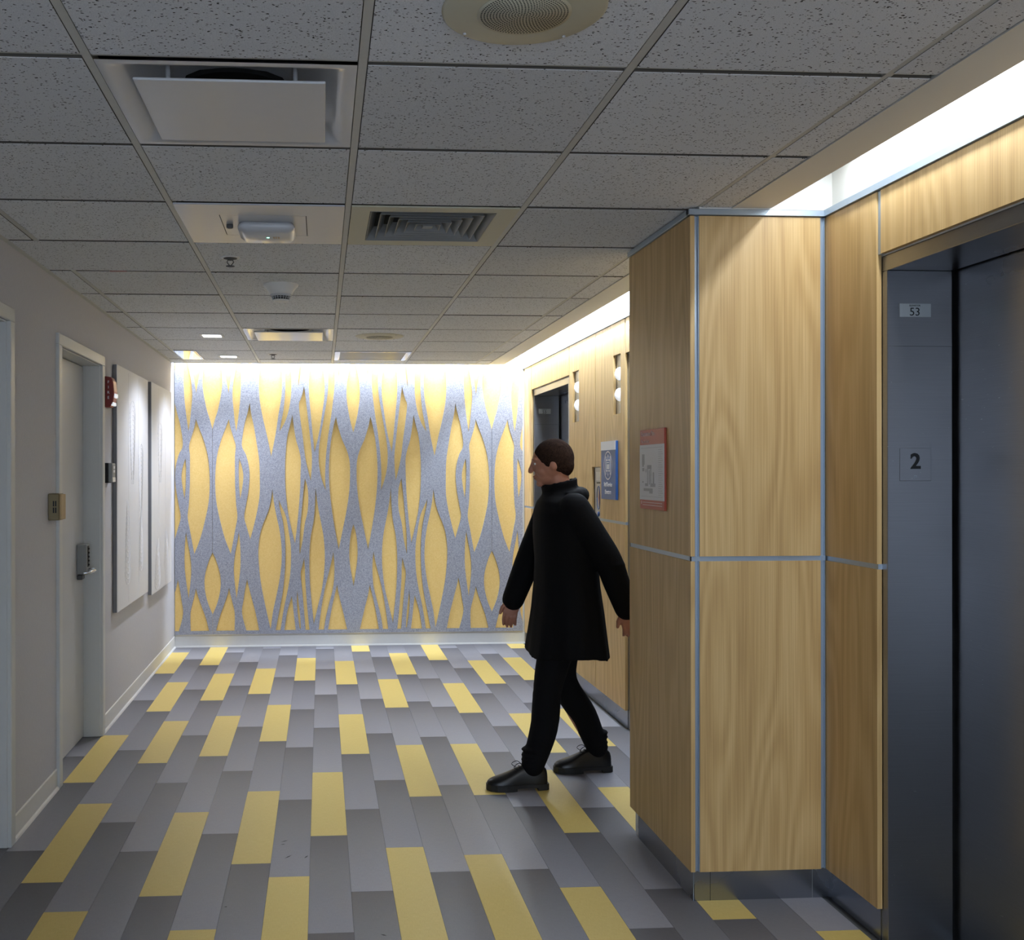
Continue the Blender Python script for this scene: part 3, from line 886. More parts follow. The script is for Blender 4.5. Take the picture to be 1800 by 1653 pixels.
hole([(628, 20), (643, 118), (652, 180), (653, 260), (645, 350), (632, 420), (623, 470)], [(664, 20), (678, 118), (685, 190), (683, 280), (671, 360), (650, 425), (623, 470)])
hole([(683, 20), (693, 118), (703, 165)], [(720, 20), (708, 118), (703, 165)])
hole([(735, 20), (728, 118), (722, 180), (721, 232)], [(760, 20), (741, 118), (731, 180), (723, 232)])
hole([(812, -40), (795, 30), (784, 118), (776, 200), (777, 280), (784, 360), (792, 450), (805, 580)], [(818, -40), (835, 30), (846, 118), (857, 200), (857, 280), (847, 360), (830, 470), (805, 580)])
hole([(750, 232), (745, 262), (734, 300), (724, 330), (732, 410), (744, 500), (755, 595), (768, 660), (785, 728)], [(750, 232), (756, 270), (763, 330), (771, 400), (782, 500), (791, 590), (790, 660), (785, 728)])
hole([(862, 20), (873, 118), (877, 200), (873, 280), (857, 380), (839, 480), (828, 560), (828, 640), (840, 710), (862, 778)], [(898, 20), (908, 118), (911, 200), (905, 280), (893, 380), (878, 480), (868, 560), (862, 640), (860, 710), (863, 778)])
hole([(908, 20), (921, 118), (932, 185)], [(958, 20), (942, 118), (932, 185)])
hole([(1007, 90), (992, 130), (977, 200), (972, 280), (981, 360), (995, 430), (1007, 475)], [(1007, 90), (1022, 130), (1037, 200), (1042, 280), (1033, 360), (1019, 430), (1007, 475)])
hole([(362, 405), (346, 450), (320, 520), (300, 600), (292, 680), (291, 760), (297, 840), (315, 930), (340, 1025), (371, 1107)], [(362, 405), (370, 450), (385, 500), (397, 545), (393, 600), (393, 680), (394, 760), (399, 850), (405, 915), (392, 990), (371, 1107)])
hole([(415, 610), (412, 660), (413, 720), (415, 770), (420, 823)], [(415, 610), (428, 650), (436, 700), (431, 760), (420, 823)])
hole([(470, 320), (459, 370), (441, 440), (428, 540), (449, 590), (464, 650), (468, 710), (462, 780), (450, 850), (440, 915), (455, 975), (471, 1032)], [(470, 320), (477, 380), (490, 440), (505, 530), (518, 620), (521, 710), (520, 800), (508, 880), (490, 960), (471, 1032)])
hole([(690, 382), (680, 430), (664, 495), (656, 570), (652, 650), (653, 750), (661, 850), (676, 940), (703, 1055)], [(690, 382), (697, 440), (708, 510), (724, 565), (733, 615), (732, 700), (728, 800), (718, 920), (703, 1055)])
hole([(755, 715), (748, 770), (740, 860), (732, 950), (727, 1030), (726, 1108)], [(755, 715), (769, 765), (772, 830), (768, 890), (754, 950), (742, 1040), (728, 1108)])
hole([(917, 392), (905, 440), (892, 510), (884, 580), (880, 660), (882, 750), (890, 840), (904, 940), (930, 1088)], [(917, 392), (928, 445), (948, 510), (972, 565), (987, 620), (990, 690), (986, 780), (972, 880), (952, 980), (930, 1088)])
hole([(810, 762), (807, 850), (800, 935), (785, 1015), (778, 1100), (778, 1200), (783, 1300), (800, 1475)], [(810, 762), (822, 860), (837, 940), (850, 1010), (857, 1090), (856, 1180), (843, 1290), (822, 1380), (800, 1475)])
hole([(586, 768), (578, 830), (563, 890), (540, 945), (522, 1005), (513, 1085), (516, 1170), (526, 1260), (545, 1360), (575, 1498)], [(586, 768), (594, 840), (607, 910), (622, 980), (632, 1060), (633, 1150), (622, 1245), (604, 1335), (588, 1410), (577, 1498)])
hole([(618, 825), (624, 870), (640, 940), (650, 1020), (653, 1110), (650, 1200), (640, 1300), (620, 1410), (602, 1505)], [(618, 825), (634, 860), (655, 910), (670, 990), (680, 1060), (682, 1130), (678, 1210), (666, 1290), (645, 1390), (627, 1505)])
hole([(750, 1130), (741, 1170), (732, 1215), (740, 1300), (749, 1400), (757, 1505)], [(750, 1130), (754, 1180), (756, 1250), (763, 1350), (770, 1430), (778, 1505)])
hole([(902, 1100), (890, 1160), (875, 1220), (858, 1290), (840, 1390), (825, 1505)], [(902, 1100), (907, 1150), (907, 1220), (900, 1290), (880, 1370), (863, 1440), (853, 1505)])
hole([(686, 1328), (673, 1370), (660, 1420), (647, 1505)], [(686, 1328), (691, 1370), (697, 1430), (706, 1505)])
hole([(715, 1300), (712, 1350), (716, 1420), (727, 1498)], [(715, 1300), (720, 1350), (728, 1420), (733, 1498)])
hole([(922, 1270), (910, 1320), (892, 1400), (874, 1505)], [(922, 1270), (931, 1325), (951, 1405), (974, 1505)])
hole([(455, 1237), (446, 1280), (436, 1345), (428, 1415), (450, 1505)], [(455, 1237), (464, 1280), (482, 1350), (500, 1420), (517, 1505)])
hole([(413, 990), (404, 1045), (392, 1110), (386, 1180), (390, 1250), (400, 1340)], [(413, 990), (418, 1040), (421, 1110), (420, 1180), (412, 1255), (400, 1340)])
hole([(277, 1097), (262, 1130), (247, 1175), (237, 1220), (235, 1270), (242, 1320), (256, 1370), (277, 1420)], [(277, 1097), (292, 1130), (307, 1175), (317, 1220), (319, 1270), (312, 1320), (298, 1370), (277, 1420)])
hole([(362, 1283), (350, 1330), (330, 1385), (311, 1440), (295, 1505)], [(362, 1283), (371, 1325), (381, 1365), (391, 1415), (390, 1505)])
hole([(1007, 955), (995, 1000), (987, 1065), (986, 1130), (994, 1200), (1008, 1280)], [(1007, 955), (1020, 1000), (1028, 1065), (1028, 1130), (1020, 1200), (1008, 1280)])


def outline(L, R):
    l = spline([P(*p) for p in L], 4); r_ = spline([P(*p) for p in R], 4)
    pts = l[:]
    rr = r_[::-1]
    if abs(rr[0][0] - l[-1][0]) < 0.0025: pts[-1] = ((rr[0][0] + l[-1][0]) / 2, l[-1][1]); rr = rr[1:]
    if abs(rr[-1][0] - l[0][0]) < 0.0025: rr = rr[:-1]
    return pts + rr


AX0, AX1 = -0.926, -0.926 + 730 * 0.001647      # mirror axes
FX0, FX1, FZ0, FZ1 = XL + 0.006, 1.750, 0.112, 2.78
polys = []
for L, R in H:
    p = outline(L, R)
    onax = abs(L[0][0] - 277) < 1 and abs(L[0][0] - R[0][0]) < 1
    onax2 = abs(L[0][0] - 1007) < 1 and abs(L[0][0] - R[0][0]) < 1
    vers = []
    mir = lambda q, ax: [(2 * ax - x, z) for x, z in q]
    if onax: vers = [p, mir(p, AX1)]
    elif onax2: vers = [p]
    else: vers = [p, mir(p, AX0), mir(p, AX1), [(x + 2 * (AX1 - AX0), z) for x, z in p]]
    for q in vers:
        if max(x for x, z in q) < FX0 + 0.004 or min(x for x, z in q) > FX1 - 0.004: continue
        polys.append(q)
cu = bpy.data.curves.new('felt', 'CURVE'); cu.dimensions = '2D'; cu.fill_mode = 'BOTH'; cu.extrude = 0.0055
WX0, WX1 = FX0 - 0.8, FX1 + 0.8       # wider than needed, trimmed below


def sp(pts):
    s = cu.splines.new('POLY'); s.points.add(len(pts) - 1); s.use_cyclic_u = True
    for i, (x, z) in enumerate(pts): s.points[i].co = (x, z, 0, 1)


sp([(WX0, FZ0), (WX1, FZ0), (WX1, FZ1), (WX0, FZ1)])
for q in polys: sp(q)
tmp = bpy.data.objects.new('tmp', cu); COL.objects.link(tmp); bpy.context.view_layer.update()
me0 = bpy.data.meshes.new_from_object(tmp.evaluated_get(bpy.context.evaluated_depsgraph_get())); bpy.data.objects.remove(tmp, do_unlink=True)
mural = empty('felt_mural', (0.25, YB, 0.11)); tag(mural, 'wall-high grey felt panels cut with leaf-shaped openings over yellow felt', 'wall art')
B(FX0, FX1, YB - 0.010, YB - 0.001, FZ0, FZ1).build('yellow_backing', M['felty'], mural)
cut = [FX0, AX0, AX0 + 2 * (AX1 - AX0), FX1]
for k in range(3):
    bm = bmesh.new(); bm.from_mesh(me0)
    bmesh.ops.remove_doubles(bm, verts=bm.verts, dist=0.00005)
    for x, nrm in ((cut[k] + (0.001 if k else 0), -1), (cut[k + 1] - (0.001 if k < 2 else 0), 1)):
        bmesh.ops.bisect_plane(bm, geom=bm.verts[:] + bm.edges[:] + bm.faces[:], plane_co=(x, 0, 0), plane_no=(nrm, 0, 0), clear_outer=True)
    for v in bm.verts:
        x, z, t = v.co; v.co = (x - 0.25, (-0.0157 + t) , z - 0.11)
    me = bpy.data.meshes.new('felt_panel'); bm.to_mesh(me); bm.free(); me.materials.append(M['feltg'])
    o = bpy.data.objects.new('felt_panel', me); COL.objects.link(o); o.parent = mural

# ================================================================= left wall fittings


def relief(y0, y1, z0, z1, label, ridges):
    r = empty('relief_panel', (XL, (y0 + y1) / 2, z0)); tag(r, label, 'wall art', 'white relief panels on the left wall')
    B(XL + 0.004, XL + 0.026, y0, y1, z0, z1).build('panel_body', M['artshade'], r)
    B(XL + 0.026, XL + 0.030, y0, y1, z0, z1).build('face_sheet', M['art'], r, 0.001)
    B(XL + 0.0005, XL + 0.004, y0 + 0.1, y1 - 0.1, z0 + 0.1, z1 - 0.1).build('wall_batten', M['artshade'], r)
    mb = MB()
    for cy, cz, w, n, step, sgn in ridges:      # stacks of U-shaped ribs
        for k in range(n):
            wk = w * math.sqrt((k + 1) / n); c0 = cz + sgn * step * k
            pts = []
            for q in range(13):
                t = PI * q / 12
                pts.append((XL + 0.030, cy + wk * math.cos(t), c0 + sgn * 0.09 * (math.sin(t))))
            mb.tube(pts, 0.0018, 6)
    o = mb.build('relief_rib', M['art'], r); o['kind'] = 'stuff'
    mb = MB()
    for f in (0.33, 0.66):
        y = y0 + (y1 - y0) * f; mb.box(XL + 0.0295, XL + 0.0308, y - 0.004, y + 0.004, z0 + 0.02, z1 - 0.02)
    mb.build('vertical_rib', M['art'], r)
    return r


relief(6.22, 7.31, 0.655, 2.145, 'white relief panel with curved ribs, beside the fire alarm', [(6.72, 1.42, 0.10, 16, 0.030, 1), (7.02, 1.18, 0.09, 16, 0.028, 1), (6.55, 1.32, 0.10, 14, 0.034, -1), (7.02, 1.25, 0.09, 12, 0.03, -1)])
relief(7.47, 8.44, 0.61, 2.15, 'white relief panel with curved ribs, nearest the felt wall', [(7.85, 1.42, 0.10, 10, 0.040, 1), (7.72, 1.00, 0.14, 9, 0.036, -1), (8.15, 1.04, 0.12, 8, 0.034, -1)])

r = empty('card_reader', (XL, 4.80, 1.335)); tag(r, 'bronze slotted reader box at the near edge of the white door', 'card reader')
B(XL, XL + 0.050, 4.775, 4.86, 1.278, 1.400).build('housing', M['brass'], r, 0.003)
B(XL + 0.050, XL + 0.060, 4.778, 4.857, 1.281, 1.397).build('faceplate', M['tan'], r, 0.002)
mb = MB()
for a in (0.022, 0.032):
    for b in (1.312, 1.342): mb.box(XL + a, XL + a + 0.006, 4.7735, 4.776, b, b + 0.025)
mb.build('slot', M['black'], r)

r = empty('fire_alarm', (XL, 6.05, 1.965)); tag(r, 'red fire alarm strobe on the left wall between door and relief panel', 'fire alarm')
prof = [(0, 1.875), (0.030, 1.875), (0.046, 1.90), (0.052, 1.965), (0.046, 2.03), (0.036, 2.050), (0, 2.055)]
MB().prism([(XL + a, z) for a, z in prof], 6.005, 6.10, 'y').build('housing', M['red'], r, 0.004)
MB().prism([(XL + a + 0.001, z) for a, z in [(0.030, 1.905), (0.047, 1.905), (0.053, 1.965), (0.047, 2.028), (0.030, 2.03)]], 6.012, 6.103, 'y').build('front_cover', M['pink'], r, 0.002)
B(XL + 0.047, XL + 0.062, 6.02, 6.085, 1.93, 1.955).build('strobe_lens', M['lens'], r, 0.004)
B(XL + 0.030, XL + 0.050, 6.008, 6.095, 1.885, 1.905).build('horn', M['lens'], r, 0.003)
for k, ch in enumerate('FIRE'):
    text('lettering', ch, (XL + 0.022, 6.0042, 2.02 - 0.03 * k), 0.022, M['signw'], r, 'y-')

r = empty('keypad', (XL, 6.05, 1.50)); tag(r, 'small grey wall keypad with white windows under the fire alarm', 'keypad')
B(XL, XL + 0.020, 6.008, 6.098, 1.436, 1.552).build('back_box', M['dark'], r, 0.002)
B(XL + 0.020, XL + 0.044, 6.010, 6.094, 1.440, 1.550).build('cover', M['grey'], r, 0.003)
mb = B(XL + 0.044, XL + 0.0455, 6.03, 6.078, 1.518, 1.534); mb.box(XL + 0.044, XL + 0.0455, 6.03, 6.078, 1.496, 1.511); mb.build('window', M['signw'], r)
B(XL + 0.030, XL + 0.046, 6.012, 6.09, 1.441, 1.468).build('flap', M['base'], r, 0.002)

# ================================================================= elevator signs


def jamb_signs(y, num, z1, z2, where):
    xc = XC + 0.088
    r = empty('elevator_number_sign', (xc, y, z1)); tag(r, 'pale metal plate reading %s on the steel jamb of the %s elevator' % (num, where), 'sign')
    B(xc - 0.051, xc + 0.051, y - 0.003, y, z1 - 0.021, z1 + 0.021).build('plate', M['plate'], r, 0.0005)
    text('lettering', num, (xc - 0.002, y - 0.0033, z1 - 0.006), 0.036, M['ink'], r, 'y-')
    text('lettering', 'ELEVATOR', (xc - 0.002, y - 0.0033, z1 + 0.0145), 0.0075, M['ink'], r, 'y-')
    r = empty('floor_number_sign', (xc, y, z2)); tag(r, 'square steel plate with a black raised 2 on the jamb of the %s elevator' % where, 'sign')
    B(xc - 0.051, xc + 0.051, y - 0.002, y, z2 - 0.052, z2 + 0.052).build('plate', M['steel'], r, 0.0008)
    text('lettering', '2', (xc, y - 0.003, z2 + 0.008), 0.068, M['ink'], r, 'y-', 0.0012, 1.0, 'CENTER', 0.0016)
    mb = MB()
    for dx, dz in ((-0.003, 0), (0, 0), (0.0035, 0.0), (-0.003, -0.004), (0.0035, -0.004), (-0.004, -0.008)): mb.ball((xc + dx, y - 0.002, z2 - 0.036 + dz), 0.0013, 8)
    mb.build('braille', M['alum'], r)


jamb_signs(3.118, '53', 2.007, 1.520, 'nearest')
jamb_signs(8.48, '55', 2.003, 1.508, 'farthest')
jamb_signs(5.81, '54', 2.005, 1.510, 'middle')


def sign(name, y0, y1, z0, z1, x, label):
    r = empty(name, (x, (y0 + y1) / 2, z0)); tag(r, label, 'sign'); return r


# staff / service elevators sign
r = sign('elevator_sign', 5.985, 6.30, 1.328, 1.683, XR, 'blue and white elevator sign on the wood panel beside the far elevators')
B(XR - 0.016, XR - 0.001, 5.985, 6.30, 1.328, 1.683).build('board', M['blue'], r, 0.001)
B(XR - 0.018, XR - 0.016, 5.985, 6.30, 1.629, 1.683).build('header_strip', M['signw'], r)
yc, zc2 = 6.145, 1.535; fx = XR - 0.0175
mb = MB()
n = 40; ro, ri = 0.088, 0.081
vs = []
for k in range(n):
    t = 2 * PI * k / n
    for q in (ro, ri): vs.append((fx, yc + q * math.cos(t), zc2 + q * math.sin(t)))
mb.add(vs, [(2 * k, 2 * ((k + 1) % n), 2 * ((k + 1) % n) + 1, 2 * k + 1) for k in range(n)])
for s in (-1, 1): mb.box(fx, fx + 0.001, yc + s * 0.046 - 0.0045, yc + s * 0.046 + 0.0045, zc2 - 0.056, zc2 + 0.056)
for s in (-1, 1):
    mb.box(fx, fx + 0.001, yc - 0.046, yc + 0.046, zc2 + s * 0.033 - 0.003, zc2 + s * 0.033 + 0.003)
    mb.box(fx, fx + 0.001, yc - 0.004, yc + 0.004, zc2 + s * 0.040, zc2 + s * 0.062)
    mb.prism([(yc - 0.011, zc2 + s * 0.052), (yc + 0.011, zc2 + s * 0.052), (yc, zc2 + s * 0.068)], fx, fx + 0.001, 'x')
for k in (-0.018, 0, 0.018):
    mb.box(fx, fx + 0.001, yc + k - 0.006, yc + k + 0.006, zc2 - 0.024, zc2 + 0.008); mb.ball((fx, yc + k, zc2 + 0.017), (0.0008, 0.006, 0.006), 10)
mb.build('emblem', M['signw'], r)
text('lettering', 'Staff/Service', (fx, yc, 1.418), 0.036, M['signw'], r, 'x-', bold=0.0006)
text('lettering', 'Elevators', (fx, yc, 1.372), 0.036, M['signw'], r, 'x-', bold=0.0006)

# directory map on the pier
r = sign('floor_map_sign', 3.722, 4.009, 1.352, 1.662, PX0, 'white map sign with coral bands on the wood pier')
B(PX0 - 0.010, PX0 - 0.001, 3.722, 4.009, 1.352, 1.662).build('board', M['coral'], r, 0.001)
B(PX0 - 0.0115, PX0 - 0.010, 3.720, 4.010, 1.388, 1.603).build('map_sheet', M['signw'], r)
mb = MB(); fx = PX0 - 0.0122
def mp(u0, u1, v0, v1):    # u left->right, v top->bottom on the sheet, 0..1
    ya, yb_ = 4.010 - 0.29 * u0, 4.010 - 0.29 * u1; za, zb = 1.603 - 0.215 * v0, 1.603 - 0.215 * v1
    mb.box(fx, fx + 0.0006, yb_, ya, zb, za)
for q in ((.11, .21, .17, .36), (.12, .18, .36, .40), (.12, .20, .42, .48), (.26, .29, .44, .50), (.33, .50, .37, .44), (.33, .36, .44, .70), (.46, .49, .44, .70), (.40, .43, .46, .72), (.56, .61, .50, .70),
          (.24, .36, .70, .75), (.46, .66, .70, .76), (.18, .55, .79, .84), (.42, .55, .84, .88), (.12, .17, .66, .69)): mp(*q)
mb.build('map_print', M['mapg'], r)
mb = MB()
for k in range(22): mp(.78, .90 + 0.03 * ((k * 7) % 3), .10 + k * .038, .106 + k * .038)
mp(.06, .94, .055, .06); mp(.06, .94, .935, .94)
mb.build('legend_print', M['mapg'], r)
fx2 = PX0 - 0.0108
text('lettering', 'Evacuation Plan', (fx2, 3.994, 1.645), 0.026, M['pale'], r, 'x-', align='LEFT')
text('lettering', 'You are here', (fx2, 3.994, 1.617), 0.018, M['pale'], r, 'x-', align='LEFT')
mb = MB(); mb.box(fx2, fx2 + 0.0006, 3.985, 3.995, 1.370, 1.384)
for z in (1.378, 1.368): mb.box(fx2, fx2 + 0.0006, 3.745, 3.975, z - 0.0015, z + 0.0015)
mb.build('footer_print', M['pale'], r)


def lantern(y0, y1, z0, z1, label):
    r = empty('hall_lantern', (XC, (y0 + y1) / 2, z0)); tag(r, label, 'hall lantern', 'hall lanterns by the far elevators')
    x = XC - 0.001
    B(x - 0.002, x, y0 + 0.03, y1 - 0.004, z0 + 0.004, z1 - 0.004).build('plate', M['steelv'], r)
    B(x - 0.002, x, y1 - 0.004, y1, z0, z1).build('shadow_gap', M['black'], r)
    ym = y0 + 0.068; zm = (z0 + z1) / 2
    for s in (1, -1):
        c0 = zm + s * 0.062
        mb = MB()
        rings = []
        for t, h in ((1.0, 0.0), (0.95, 0.010), (0.7, 0.022), (0.3, 0.030)):
            ring = []
            for k in range(18):
                a = 2 * PI * k / 18
                ring.append((x - 0.002 - h, ym + 0.036 * t * math.cos(a) * (1 - 0.25 * s * math.sin(a) * 0), c0 + 0.040 * t * math.sin(a) - 0.004 * (math.cos(a) ** 2)))
            rings.append(ring)
        mb.loft(rings); mb.build('arrow_lens', M['lens'], r)


lantern(6.917, 7.088, 1.845, 2.195, 'slot with two white lenses left, next to the farthest elevator')
lantern(5.937, 6.083, 1.844, 2.196, 'slot with two white lenses right, above the blue sign')

r = empty('call_station', (XC, 6.48, 1.03)); tag(r, 'narrow steel elevator call station in a slot, left of the blue sign', 'call panel')
x = XC - 0.0065
B(x - 0.002, x, 6.384, 6.545, 1.03, 1.522).build('plate', M['steelv'], r)
B(x - 0.001, x + 0.001, 6.545, 6.570, 1.03, 1.522).build('shadow_gap', M['black'], r)
B(x - 0.003, x - 0.002, 6.40, 6.52, 1.44, 1.495).build('label_plate', M['base'], r)
text('lettering', 'IN CASE OF FIRE', (x - 0.0024, 6.46, 1.425), 0.012, M['ink'], r, 'x-')
mb = MB(); mb.tube([(x - 0.003, 6.46 + 0.035 * math.cos(t * PI / 10), 1.33 + 0.075 * math.sin(t * PI / 10)) for t in range(21)], 0.002, 6)
mb.build('emblem_ring', M['blue'], r)
mb = MB(); mb.prism([(6.44, 1.40), (6.462, 1.33), (6.44, 1.26), (6.43, 1.33)], x - 0.003, x - 0.002, 'x'); mb.build('emblem_mark', M['red'], r)
for z in (1.225, 1.135):
    MB().lathe([(0.017, 0), (0.017, -0.004), (0.013, -0.006)], (x - 0.002, 6.46, z), 20, 'x').build('call_button', M['blue'] if z > 1.2 else M['chrome'], r)

# ================================================================= person walking towards the left wall
def remeshed(mb, name, mat, parent, voxel, smooth=4, fac=0.5):
    o = mb.build(name, mat, parent)
    m = o.modifiers.new('r', 'REMESH'); m.mode = 'VOXEL'; m.voxel_size = voxel; m.use_smooth_shade = True
    s_ = o.modifiers.new('s', 'SMOOTH'); s_.iterations = smooth; s_.factor = fac
    eval_join(o); o.data.materials.clear(); o.data.materials.append(mat); return o


def limb(mb, pts, rads, seg=18):
    sp_ = spline([tuple(p) + (r_,) for p, r_ in zip(pts, rads)], 5)
    mb.tube([q[:3] for q in sp_], [q[3] for q in sp_], seg)
    for p, r_ in zip(pts, rads): mb.ball(p, r_ * 0.99, seg)


def make_person():
    r = empty('person', (1.18, 4.90, 0))
    tag(r, 'person in a long black coat and black lace-up shoes walking left past the elevators', 'person')
    turn = Matrix.Rotation(math.radians(172), 3, 'Z')      # head faces -X, turned a little to the camera side
    tilt = Matrix.Rotation(math.radians(8), 3, 'Y')
    Hc = Vector((1.115, 4.90, 1.545)); hr = turn @ tilt
    def hp(f, s_, u): return Hc + hr @ Vector((f, s_, u))
    b = MB()
    b.ball(Hc, (0.094, 0.074, 0.097), 28, R=hr)
    b.ball(hp(0.030, 0, -0.050), (0.058, 0.053, 0.062), 22, R=hr)
    b.ball(hp(0.066, 0, -0.096), (0.022, 0.024, 0.018), 14, R=hr)                   # chin
    for s_ in (-1, 1):
        b.ball(hp(0.050, 0.034 * s_, -0.036), (0.034, 0.026, 0.030), 14, R=hr)      # cheek
        b.ball(hp(0.078, 0.028 * s_, 0.022), (0.016, 0.026, 0.009), 14, R=hr)       # brow
        b.ball(hp(-0.002, 0.074 * s_, -0.012), (0.018, 0.008, 0.030), 14, R=hr)     # ear
        b.ball(hp(0.104, 0.010 * s_, -0.034), (0.009, 0.008, 0.007), 10, R=hr)      # nostril
    b.tube([hp(0.088, 0, 0.012), hp(0.097, 0, -0.008), hp(0.107, 0, -0.028)], [0.009, 0.010, 0.012], 12)
    b.ball(hp(0.107, 0, -0.030), 0.0125, 12)
    b.ball(hp(0.086, 0, -0.058), (0.012, 0.024, 0.007), 12, R=hr); b.ball(hp(0.083, 0, -0.070), (0.012, 0.021, 0.008), 12, R=hr)
    limb(b, [(1.165, 4.90, 1.36), hp(-0.015, 0, -0.06)], [0.062, 0.055])
    # trunk
    limb(b, [(1.20, 4.90, 0.90), (1.195, 4.90, 1.08), (1.175, 4.90, 1.26)], [0.135, 0.125, 0.135])
    b.ball((1.17, 4.90, 1.31), (0.10, 0.17, 0.07), 20)
    SH = {'r': (1.155, 5.065, 1.325), 'l': (1.185, 4.735, 1.325)}
    EL_ = {'r': (1.055, 5.115, 1.075), 'l': (1.335, 4.70, 1.085)}
    WR = {'r': (0.965, 5.085, 0.865), 'l': (1.425, 4.715, 0.865)}
    for k in 'rl': limb(b, [SH[k], EL_[k], WR[k]], [0.048, 0.038, 0.026])
    for k, inn in (('r', -1), ('l', 1)):
        w_ = Vector(WR[k]); d = (w_ - Vector(EL_[k])).normalized(); d = (d + Vector((0, 0, -0.7))).normalized()
        fw = Vector((-1, 0, 0)); fw = (fw - d * fw.dot(d)).normalized(); n_ = Vector((0, inn, 0)); n_ = (n_ - d * n_.dot(d)).normalized()
        Rm = Matrix((fw, n_, d)).transposed()
        b.ball(w_ + d * 0.050, (0.040, 0.017, 0.050), 18, R=Rm)
        b.ball(w_ + d * 0.030, (0.032, 0.018, 0.034), 16, R=Rm)
        for q, (o_, L) in enumerate(((0.030, 0.070), (0.010, 0.078), (-0.010, 0.073), (-0.029, 0.058))):
            p0 = w_ + d * 0.075 + fw * o_; p1 = p0 + d * (L * 0.42) + n_ * 0.004; p2 = p1 + d * (L * 0.33) + n_ * 0.016; p3 = p2 + d * (L * 0.20) + n_ * 0.018
            b.tube([p0, p1, p2, p3], [0.0092, 0.0088, 0.0080, 0.0070], 10); b.ball(p3, 0.0068, 10); b.ball(p2, 0.0080, 10); b.ball(p1, 0.0088, 10)
        t0 = w_ + d * 0.030 + fw * 0.026; t1 = t0 + d * 0.030 + fw * 0.022 + n_ * 0.006; t2 = t1 + d * 0.030 + fw * 0.006 + n_ * 0.010
        b.tube([t0, t1, t2], [0.0125, 0.0105, 0.0085], 10); b.ball(t1, 0.0105, 10); b.ball(t2, 0.0083, 10)
    HIP = {'l': (1.195, 4.825, 0.86), 'r': (1.215, 4.975, 0.86)}
    KN = {'l': (1.075, 4.805, 0.475), 'r': (1.195, 5.00, 0.465)}
    AN = {'l': (0.995, 4.775, 0.095), 'r': (1.375, 5.035, 0.105)}
    for k in 'lr': limb(b, [HIP[k], KN[k], AN[k]], [0.078, 0.050, 0.034])
    for k in 'lr':
        a_ = Vector(AN[k]); b.ball(a_ + Vector((-0.04, 0, -0.050)), (0.085, 0.026, 0.018), 14)
    remeshed(b, 'body', M['skin'], r, 0.0045, 3)
    for s_ in (-1, 1):
        e = MB().ball(hp(0.0770, 0.029 * s_, 0.002), (0.0105, 0.0115, 0.0075), 16, R=hr).build('eye', M['eye'], r)
        MB().ball(hp(0.0848, 0.0295 * s_, 0.002), (0.0035, 0.0050, 0.0050), 12, R=hr).build('iris', M['iris'], e)
    m_ = MB(); m_.ball(hp(0.0905, 0, -0.0585), (0.0085, 0.020, 0.0042), 14, R=hr); m_.ball(hp(0.0885, 0, -0.0672), (0.0085, 0.018, 0.0050), 14, R=hr)
    m_.build('lips', M['lip'], r)
    h = MB()
    h.ball(hp(-0.014, 0, 0.016), (0.099, 0.083, 0.098), 30, R=hr)
    h.ball(hp(-0.052, 0, -0.020), (0.056, 0.070, 0.062), 22, R=hr)
    for k in range(26):
        a_ = k * 2.4; q = 0.25 + 0.7 * (k % 7) / 7
        h.ball(hp(-0.020 + 0.062 * q * math.cos(a_), 0.060 * q * math.sin(a_), 0.088 - 0.030 * q * q), (0.030, 0.020, 0.018), 12, R=hr)
    remeshed(h, 'hair', M['hair'], r, 0.005, 3)
    # trousers
    t = MB()
    t.ball((1.205, 4.90, 0.86), (0.125, 0.165, 0.11), 22)
    for k in 'lr':
        H_, K_, A_ = Vector(HIP[k]), Vector(KN[k]), Vector(AN[k])
        mid = (K_ + A_) / 2 + Vector((0.018, 0, 0))
        limb(t, [H_, (H_ + K_) / 2 + Vector((-0.012, 0, 0)), K_, mid, A_ + Vector((0, 0, 0.015))], [0.100, 0.088, 0.070, 0.066, 0.054])
        for q in range(4):   # creases over the shoe
            t.ball(A_ + Vector((0.0, 0, 0.020 + q * 0.024)), (0.056, 0.055, 0.014), 16)
    remeshed(t, 'trousers', M['trouser'], r, 0.007, 3)
    # coat
    c = MB(); rings = []
    prof = [(1.415, 1.150, 0.072, 0.078), (1.385, 1.155, 0.085, 0.105), (1.355, 1.163, 0.115, 0.175), (1.30, 1.168, 0.137, 0.208), (1.20, 1.175, 0.146, 0.212),
            (1.08, 1.185, 0.148, 0.208), (0.95, 1.19, 0.156, 0.214), (0.82, 1.195, 0.172, 0.226), (0.70, 1.195, 0.188, 0.240), (0.615, 1.195, 0.200, 0.250)]
    for z, cx_, rx, ry in prof:
        k = max(0, (1.1 - z) / 0.5); ring = []
        for j in range(56):
            a_ = 2 * PI * j / 56; f = 1 + 0.035 * k * math.sin(7 * a_ + 1.0) + 0.02 * k * math.sin(12 * a_)
            ring.append((cx_ + rx * f * math.cos(a_), 4.90 + ry * f * math.sin(a_), z + 0.012 * k * math.sin(3 * a_)))
        rings.append(ring)
    c.loft(rings)
    for k in 'rl':
        S_, E_, W_ = Vector(SH[k]), Vector(EL_[k]), Vector(WR[k])
        limb(c, [S_, (S_ + E_) / 2, E_, (E_ + W_) / 2, W_ + (W_ - E_).normalized() * 0.01], [0.076, 0.072, 0.066, 0.062, 0.056])
        for q in range(3):
            p = E_ + (S_ - E_) * 0.08 * (q - 1); c.ball(p, (0.071, 0.067, 0.018), 14)
    # turned-up collar and hood roll at the back
    rings = []
